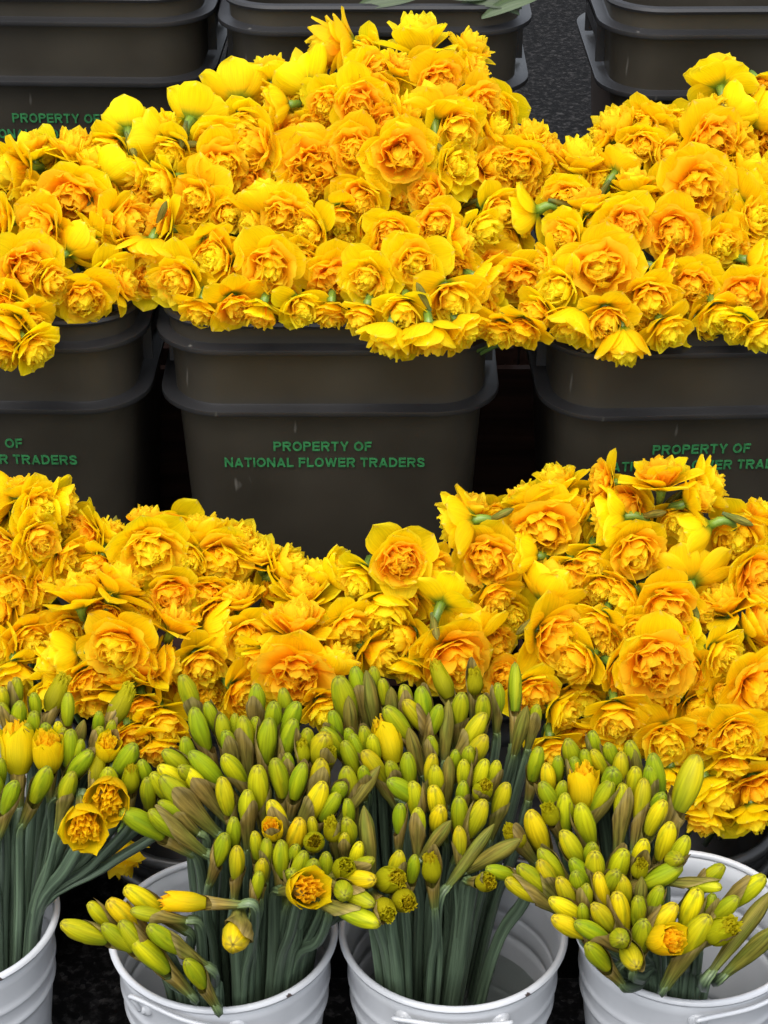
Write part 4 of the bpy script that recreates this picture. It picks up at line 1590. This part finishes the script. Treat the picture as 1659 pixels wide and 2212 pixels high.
# ------------------------------------------------------------------ daffodil buds: tile, tip x y, base x y, width, kind (g green, h half yellow, y yellow, s in its sheath, c opening cup, C wide open, k opening green), bucket
BUD_TXT = '''
J 125 105 110 260 90 g 1
J 40 170 30 290 80 h 1
J 30 260 50 400 80 g 1
J 150 250 130 400 100 g 1
J 410 110 330 330 150 k 1
J 240 200 240 330 80 g 1
J 460 200 440 420 85 g 1
J 245 315 235 430 100 g 1
J 330 395 310 470 85 g 1
J 395 385 390 470 75 y 1
J 200 405 200 460 65 g 1
J 115 415 120 740 215 c 1
J 330 480 320 720 190 c 1
J 355 670 230 900 120 g 1
J 130 760 50 960 110 g 1
J 490 705 430 900 110 g 1
J 490 435 450 650 110 g 1
J 430 430 410 490 65 g 1
J 540 500 520 610 80 g 1
J 610 570 510 700 110 g 1
J 650 600 620 810 120 k 1
J 740 495 680 640 150 c 1
J 920 530 800 690 130 g 1
J 730 680 730 790 120 h 1
J 850 180 730 400 150 k 1
J 740 380 730 470 75 g 1
J 670 320 650 410 75 g 1
J 680 420 650 510 90 g 1
J 565 380 530 480 80 s 1
J 870 680 850 850 130 k 1
J 600 1090 540 1000 230 C 1
J 730 910 720 820 230 C 1
J 940 640 960 730 90 g 1
J 970 740 975 900 100 g 1
J -20 700 -10 860 100 g 1
J 20 620 10 720 90 g 1
J 810 940 1020 1110 140 g 2
J 985 950 1180 1140 120 g 2
J 1060 735 1260 980 140 g 2
J 1050 680 1200 790 115 y 2
J 1010 710 1090 860 110 h 2
J 1060 890 1130 970 95 g 2
J 1225 690 1330 850 110 y 2
J 1270 570 1420 780 130 g 2
J 1200 670 1240 730 100 g 2
J 1080 570 1170 660 110 g 2
J 1210 480 1230 610 100 g 2
J 1215 80 1265 310 115 g 2
J 1265 300 1350 570 120 g 2
J 1355 265 1400 400 90 g 2
J 1465 340 1470 500 100 g 2
J 1485 440 1510 590 100 g 2
J 1605 350 1610 610 115 g 2
J 1540 340 1540 440 75 g 2
J 1470 590 1560 750 120 h 2
J 1450 750 1490 950 110 h 2
J 1625 825 1620 980 110 h 2
J 1530 1010 1530 1150 90 g 2
J 1495 1110 1455 1220 110 g 2
J 1570 1190 1555 1310 100 h 2
K 30 145 20 330 110 g 2
K 190 175 210 290 90 g 2
K 150 260 130 370 110 g 2
K 285 255 230 410 120 g 2
K 100 360 80 610 130 g 2
K 260 370 210 590 110 g 2
K 20 355 10 460 90 g 2
K 345 430 350 530 100 g 2
K 455 450 440 570 150 h 2
K 320 520 320 660 110 k 2
K 500 560 480 660 120 k 2
K 150 610 180 810 120 g 2
K 220 595 230 720 80 g 2
K 320 650 280 830 110 g 2
K 465 620 430 770 130 h 2
K 20 665 40 880 130 h 2
K 470 775 370 990 130 y 2
K 120 890 170 1060 120 y 2
K 590 770 560 840 100 g 2
K 560 840 490 960 100 g 2
K 615 890 620 990 80 g 2
K 605 660 620 830 130 g 2
K 590 510 640 650 100 g 2
K 510 310 550 490 90 g 2
K 555 80 610 310 150 g 3
K 660 35 700 250 110 g 3
K 770 30 785 160 90 g 3
K 735 60 770 300 100 s 3
K 840 110 850 210 75 g 3
K 620 225 630 350 90 s 3
K 460 420 530 530 100 g 2
K 620 425 630 510 80 g 3
K 640 465 675 570 90 g 3
K 720 420 730 510 90 g 3
K 765 465 790 600 90 h 3
K 845 385 915 670 170 c 3
K 725 560 790 690 120 h 3
K 865 285 990 480 120 g 3
K 980 150 990 270 100 g 3
K 895 165 900 260 90 s 3
K 985 245 1060 360 110 h 3
K 1095 160 1110 360 115 g 3
K 1185 25 1275 240 130 k 3
K 1440 55 1440 210 120 k 3
K 1350 195 1340 360 110 g 3
K 1490 220 1490 320 100 g 3
K 1590 140 1590 250 90 g 3
K 1270 260 1255 500 90 s 3
K 1215 270 1165 440 95 g 3
K 1495 330 1400 520 120 h 3
K 1505 460 1430 620 120 h 3
K 1155 475 1160 580 85 g 3
K 1010 430 1060 620 90 s 3
K 890 635 905 720 90 g 3
K 720 670 720 750 85 g 3
K 1000 585 1010 730 105 g 3
K 1160 590 1150 750 90 h 3
K 1190 665 1190 780 100 h 3
K 1270 615 1265 800 90 s 3
K 1370 630 1370 780 95 h 3
K 1310 575 1310 650 75 g 3
K 1400 545 1400 630 95 g 3
K 1490 625 1475 770 110 h 3
K 1585 640 1565 770 85 h 3
K 865 760 975 840 120 g 3
K 1045 765 1060 920 115 h 3
K 1165 800 1190 920 110 y 3
K 1210 930 1200 1020 110 y 3
K 1340 865 1340 1010 110 g 3
K 1505 885 1430 1070 125 h 3
K 1360 775 1360 870 85 g 3
K 1510 790 1475 880 140 k 3
K 955 915 950 1090 90 g 3
K 1070 940 1070 1160 100 h 3
K 720 945 750 1220 105 s 2
K 820 695 660 910 95 s 2
K 1640 770 1600 950 110 h 3
K 1280 1030 1190 1170 90 s 3
K 1335 1065 1345 1240 90 h 3
K 1565 1075 1390 1310 90 s 3
K 120 1050 130 1150 130 c 2
K 315 1005 270 1170 120 y 2
K 390 1005 385 1100 75 h 2
K 400 1150 390 1190 150 k 2
K 505 1030 525 1170 130 k 2
K 620 1005 620 1100 110 g 2
K 590 1110 590 1180 75 h 2
K 685 1165 670 1270 90 y 2
K 610 1300 580 1380 165 k 2
K 335 1225 300 1340 110 g 2
K 415 1265 380 1380 115 g 2
K 485 1225 470 1350 100 g 2
K 280 1185 270 1250 80 g 2
K 185 1155 180 1310 110 g 2
K 95 1145 85 1270 85 g 2
K 20 1095 20 1200 85 h 2
K 65 1265 55 1360 90 h 2
K 45 1355 25 1460 85 g 2
K 260 1325 260 1400 110 g 2
K 480 1375 480 1460 90 h 2
K 400 1440 270 1500 210 C 2
K 610 1470 570 1480 125 g 2
K 790 1280 700 1330 95 g 2
K 790 1400 690 1410 120 y 2
K 950 1380 840 1440 190 k 3
K 790 1560 680 1530 110 g 2
K 1010 1540 960 1560 170 k 3
K 880 1625 830 1600 160 k 3
K 950 1215 930 1340 110 h 3
K 1150 1260 1165 1430 140 k 3
K 1060 1250 1040 1360 85 g 3
K 1535 1400 1500 1440 125 k 3
M 1640 425 1490 390 78 h 2
L 15 10 5 330 85 g 3
L 145 270 120 430 85 g 3
L 75 290 40 460 90 s 3
L 150 555 135 670 100 g 3
L 205 655 220 770 95 y 4
L 335 495 370 610 110 g 4
L 275 615 280 700 80 g 4
L 375 605 390 710 100 g 4
L 455 565 470 690 90 g 4
L 500 565 560 680 90 h 4
L 500 445 520 570 95 g 4
L 585 515 625 610 100 g 4
L 675 585 690 730 110 h 4
L 735 505 770 650 110 g 4
L 765 560 785 660 80 s 4
L 875 595 945 840 120 g 4
L 870 665 890 840 100 g 4
L 790 675 770 830 110 h 4
L 620 675 620 770 130 g 4
L 450 690 450 970 190 c 4
L 625 765 550 940 120 g 4
L 710 785 695 1060 110 h 4
L 845 755 815 1040 110 h 4
L 310 775 300 860 80 g 4
L 165 775 235 910 110 g 4
L 310 850 335 1070 110 h 4
L 405 905 475 1120 130 h 4
L 85 955 140 1100 140 y 4
L 205 935 255 1050 130 k 4
L 955 885 885 1120 110 y 4
L 1005 1025 965 1250 120 y 4
L 940 850 930 920 95 g 4
L 1210 615 1095 910 170 h 4
L 1120 1130 1045 1300 110 h 4
L 300 1095 405 1270 120 h 4
L 840 1140 805 1310 110 y 4
L 690 1195 665 1350 130 h 4
L 505 1200 525 1400 130 h 4
L 490 1165 490 1240 95 g 4
L 150 1215 255 1350 115 g 4
L 145 1285 235 1440 110 h 4
L 370 1265 435 1380 110 g 4
L 10 1305 190 1490 120 g 4
L 290 1385 345 1530 110 h 4
L 370 1350 405 1430 100 g 4
L 535 1360 565 1490 110 y 4
L 640 1330 630 1420 110 g 4
L 690 1370 705 1490 110 h 4
L 820 1300 810 1400 120 k 4
L 1030 1245 1020 1310 110 g 4
L 1075 1320 910 1420 130 g 4
L 450 1430 455 1540 95 g 4
L 650 1475 690 1660 130 y 4
L 220 1530 350 1620 115 y 4
L 820 1395 825 1530 80 s 4
L 935 1440 905 1570 100 g 4
L 795 1515 805 1620 100 g 4
L 500 1555 570 1660 120 h 4
L 425 1570 445 1650 80 g 4
N 715 390 830 470 78 y 4
N 820 415 905 475 75 g 4
N 1000 460 1010 510 85 g 4
N 865 505 915 570 78 g 4
N 1060 580 1045 540 90 h 4
N 1110 400 1105 480 85 g 4
N 1250 480 1150 520 125 c 4
N 1335 272 1305 440 92 y 4
N 1375 375 1305 550 100 h 4
N 1480 420 1410 500 125 k 4
N 1412 295 1400 380 62 g 4
N 1445 268 1360 270 60 h 4
N 1445 165 1385 255 75 g 4
N 1620 220 1510 340 85 h 4
N 1515 305 1440 400 75 g 4
N 1680 300 1530 500 70 s 4
N 1690 430 1580 570 80 s 4
N 1245 340 1185 430 90 y 4
N 1090 310 1090 380 62 g 4
N 1185 260 1165 350 70 g 4
N 435 190 545 235 62 g 4
N 520 235 640 320 75 h 4
N 455 245 420 265 88 k 3
N 580 65 460 155 72 s 3
N 530 15 590 100 95 k 3
M 275 425 455 510 86 h 2
M 395 335 445 400 72 h 2
M 485 315 575 430 88 y 2
M 555 262 665 370 82 y 2
M 575 375 690 410 62 g 2
M 450 430 520 500 75 g 2
M 535 415 595 510 82 g 2
M 595 480 670 580 90 h 2
M 645 435 750 530 80 g 2
M 705 345 890 355 85 c 2
M 1035 490 1026 460 118 y 2
M 820 565 850 640 76 g 2
'''
BUCKET_WORD = {1: 'leftmost white bucket', 2: 'crooked-handled white bucket', 3: 'half empty white bucket', 4: 'rightmost white bucket'}
buds = []
for line in BUD_TXT.strip().splitlines():
    p = line.split()
    s = TILES[p[0]][2] * K
    tu, tv = px(p[0], float(p[1]), float(p[2]))
    bu, bv = px(p[0], float(p[3]), float(p[4]))
    buds.append(dict(tu=tu, tv=tv, bu=bu, bv=bv, w=float(p[5]) * s, kind=p[6], b=int(p[7])))
for b in BUCKET_WORD:
    fl = sorted([f for f in buds if f['b'] == b], key=lambda f: f['tv'])
    for f in fl:
        f['row'] = int((f['tv'] - fl[0]['tv']) // 48) + 1
    for t in set(f['row'] for f in fl):
        for k, f in enumerate(sorted([f for f in fl if f['row'] == t], key=lambda f: f['tu'])):
            f['nth'] = k + 1
BLOOK = {'g': 'closed green', 'h': 'closed yellow-green', 'y': 'closed yellow', 's': 'sheath-wrapped', 'c': 'opening yellow', 'C': 'wide open frilled yellow', 'k': 'parting green'}
rndB = random.Random(11)


def bud_y(b, v):
    y = 1.55 - .21 * (v - 1460) / 490
    return clamp(y, 1.315, 1.57)


def make_bud(f):
    cu, cv = (f['tu'] + f['bu']) / 2, (f['tv'] + f['bv']) / 2
    y = bud_y(f['b'], cv)
    ln = math.hypot(f['tu'] - f['bu'], f['tv'] - f['bv'])
    if f['kind'] in 'ghys' and ln > f['w'] * .62:       # the lower part of most buds hides behind the next row
        q = min(1.9 if ln < f['w'] * 1.5 else 1.35, max(1.0, 2.25 * f['w'] / ln))
        f['bu'] = f['tu'] + (f['bu'] - f['tu']) * q
        f['bv'] = f['tv'] + (f['bv'] - f['tv']) * q
    base, d = at_y(f['bu'], f['bv'], y)
    mpp = d / F
    vx, vy = (f['tu'] - f['bu']) * mpp, -(f['tv'] - f['bv']) * mpp
    vis = math.hypot(vx, vy)
    w = f['w'] * mpp * .5 * 1.04
    L = max(vis, min(.054, w * 5.3) if f['kind'] not in 'cCk' else min(.047, w * 2.9))
    outp = math.sqrt(max(0, L * L - vis * vis)) * .92
    if f['kind'] == 'C':
        outp = max(outp, .022)
    ax = (CAM_R * vx + CAM_U * vy + CAM_B * outp)
    L = ax.length
    ax.normalize()
    if f['kind'] in 'sgh' and False: pass
    bx, by = BUCKETS[f['b'] - 1]
    gx = bx - (.022 if f['b'] == 3 else 0)               # this bunch stands left of the middle, water shows beside it
    root = tag(link('daffodil_bud', None), None, 'flower bud', 'daffodil buds in the ' + BUCKET_WORD[f['b']])
    dx = f['tu'] - f['bu']
    lean = 'leaning left' if dx < -.35 * abs(f['tv'] - f['bv']) - 4 else 'leaning right' if dx > .35 * abs(f['tv'] - f['bv']) + 4 else 'upright'
    root['label'] = f"{BLOOK[f['kind']]} bud {lean}, {ORD[f['nth']]} from left, {ORD[f['row']]} row down, {BUCKET_WORD[f['b']]}"
    root.location = base
    rot = orient(ax, rndB.uniform(0, 6.28))
    S = Matrix.Diagonal((w, w, L, 1))
    kd = f['kind']
    if kd in 'ghy':
        o = link('bud_head', BUDS[kd][rndB.randrange(8)], root); o.matrix_local = rot @ S
        lib = SHEATHS_TALL if rndB.random() < .13 else SHEATHS
        o = link('papery_sheath', lib[rndB.randrange(len(lib))], root)
        o.matrix_local = orient(ax, rndB.uniform(0, 6.28)) @ Matrix.Diagonal((w * 1.0, w * 1.0, min(L, .047), 1))
    elif kd == 's':
        o = link('papery_sheath', FULL_SHEATHS[rndB.randrange(6)], root)
        o.matrix_local = rot @ Matrix.Diagonal((w, w, L, 1))
    else:
        a, c = OPEN[kd][rndB.randrange(4)]
        o = link('tepals', a, root); o.matrix_local = rot @ S
        o = link('trumpet', c, root); o.matrix_local = rot @ S
        o = link('papery_sheath', SHEATHS[rndB.randrange(4)], root)
        k = min(w * .8, .0085)
        o.matrix_local = orient(ax, rndB.uniform(0, 6.28)) @ Matrix.Diagonal((k, k, .042, 1))
    Ls = min(L, .046) if kd in 'ghy' else (L if kd == 's' else .042)
    node = -ax * (Ls * .80)
    nw = base + node
    # the stem: through the mouth of the bucket to its floor
    ox, oy = nw.x - bx, nw.y - by
    hr = math.hypot(ox, oy)
    q = min(.50, .060 / max(hr, 1e-4))
    q = min(q, .36) if f['b'] == 3 else q
    foot = Vector((gx + ox * q, by + oy * q, .012))
    tt = (nw.z - RIM_Z) / (nw.z - foot.z)
    mouth = nw.lerp(foot, tt)
    mx_, my_ = mouth.x - bx, mouth.y - by
    mr = math.hypot(mx_, my_)
    if mr > .086:
        mouth.x, mouth.y = bx + mx_ * .086 / mr, by + my_ * .086 / mr
    if f['b'] == 3: mouth.x = min(mouth.x, bx + .036)
    jit = Vector((rndB.uniform(-.004, .004), rndB.uniform(-.004, .004), 0))
    mid = nw.lerp(mouth, .38) - ax * .005 + jit
    pts = crom([node + ax * .006, node - ax * .008, mid - base, mouth - base, foot - base], 5)
    sr = rndB.uniform(.0054, .0069)
    m = len(pts)
    rad = [sr * (.72 if i < 2 else .86 if i < 5 else 1.0) for i in range(m)]
    cols = [lerp((1.7, 1.6, .8), (1, 1, 1), clamp(i / 6)) for i in range(m)]
    mb = MB()
    mb.tube(pts, rad, 18, cols, ridge=.11, flat=.66, nridge=6)
    mb.done('stem', M_STEM, root)
    return root


for f in buds:
    make_bud(f)

# ------------------------------------------------------------------ leaves resting on the back crate
M_LEAF = stem_material('leaf', (.014, .03, .005), (.032, .06, .012), .55)
lf = tag(link('leafy_bunch', None), 'green leafy stems lying on the back crate above the tallest heap', 'foliage')
c0, _ = at_y(1010, -5, 2.40)
lf.location = c0
rl = random.Random(3)
for (u, v, L, a, w) in ((1160, -4, .065, 187, .009), (1050, 12, .042, 20, .007), (900, -6, .07, 170, .012), (1000, -4, .07, 10, .012), (1090, 4, .06, 165, .010), (960, -8, .06, 30, .012)):
    p, _ = at_y(u, v, 2.352 + rl.uniform(-.004, .004))
    di = CAM_R * math.cos(R(a)) + CAM_U * math.sin(R(a)) * .6 + CAM_B * .1
    sd = di.cross(CAM_B).normalized()
    rows = []
    for i in range(9):
        t = i / 8
        ww = w * math.sin(math.pi * (t * .93 + .04)) ** .7
        ctr = p - c0 + di * (L * t) + Vector((0, 0, -.02 * t * t))
        rows.append([ctr + sd * (s * ww) + CAM_B * (abs(s) * ww * .3) for s in (-1, -.5, 0, .5, 1)])
    b = MB()
    b.grid(rows)
    b.done('leaf', M_LEAF, lf)
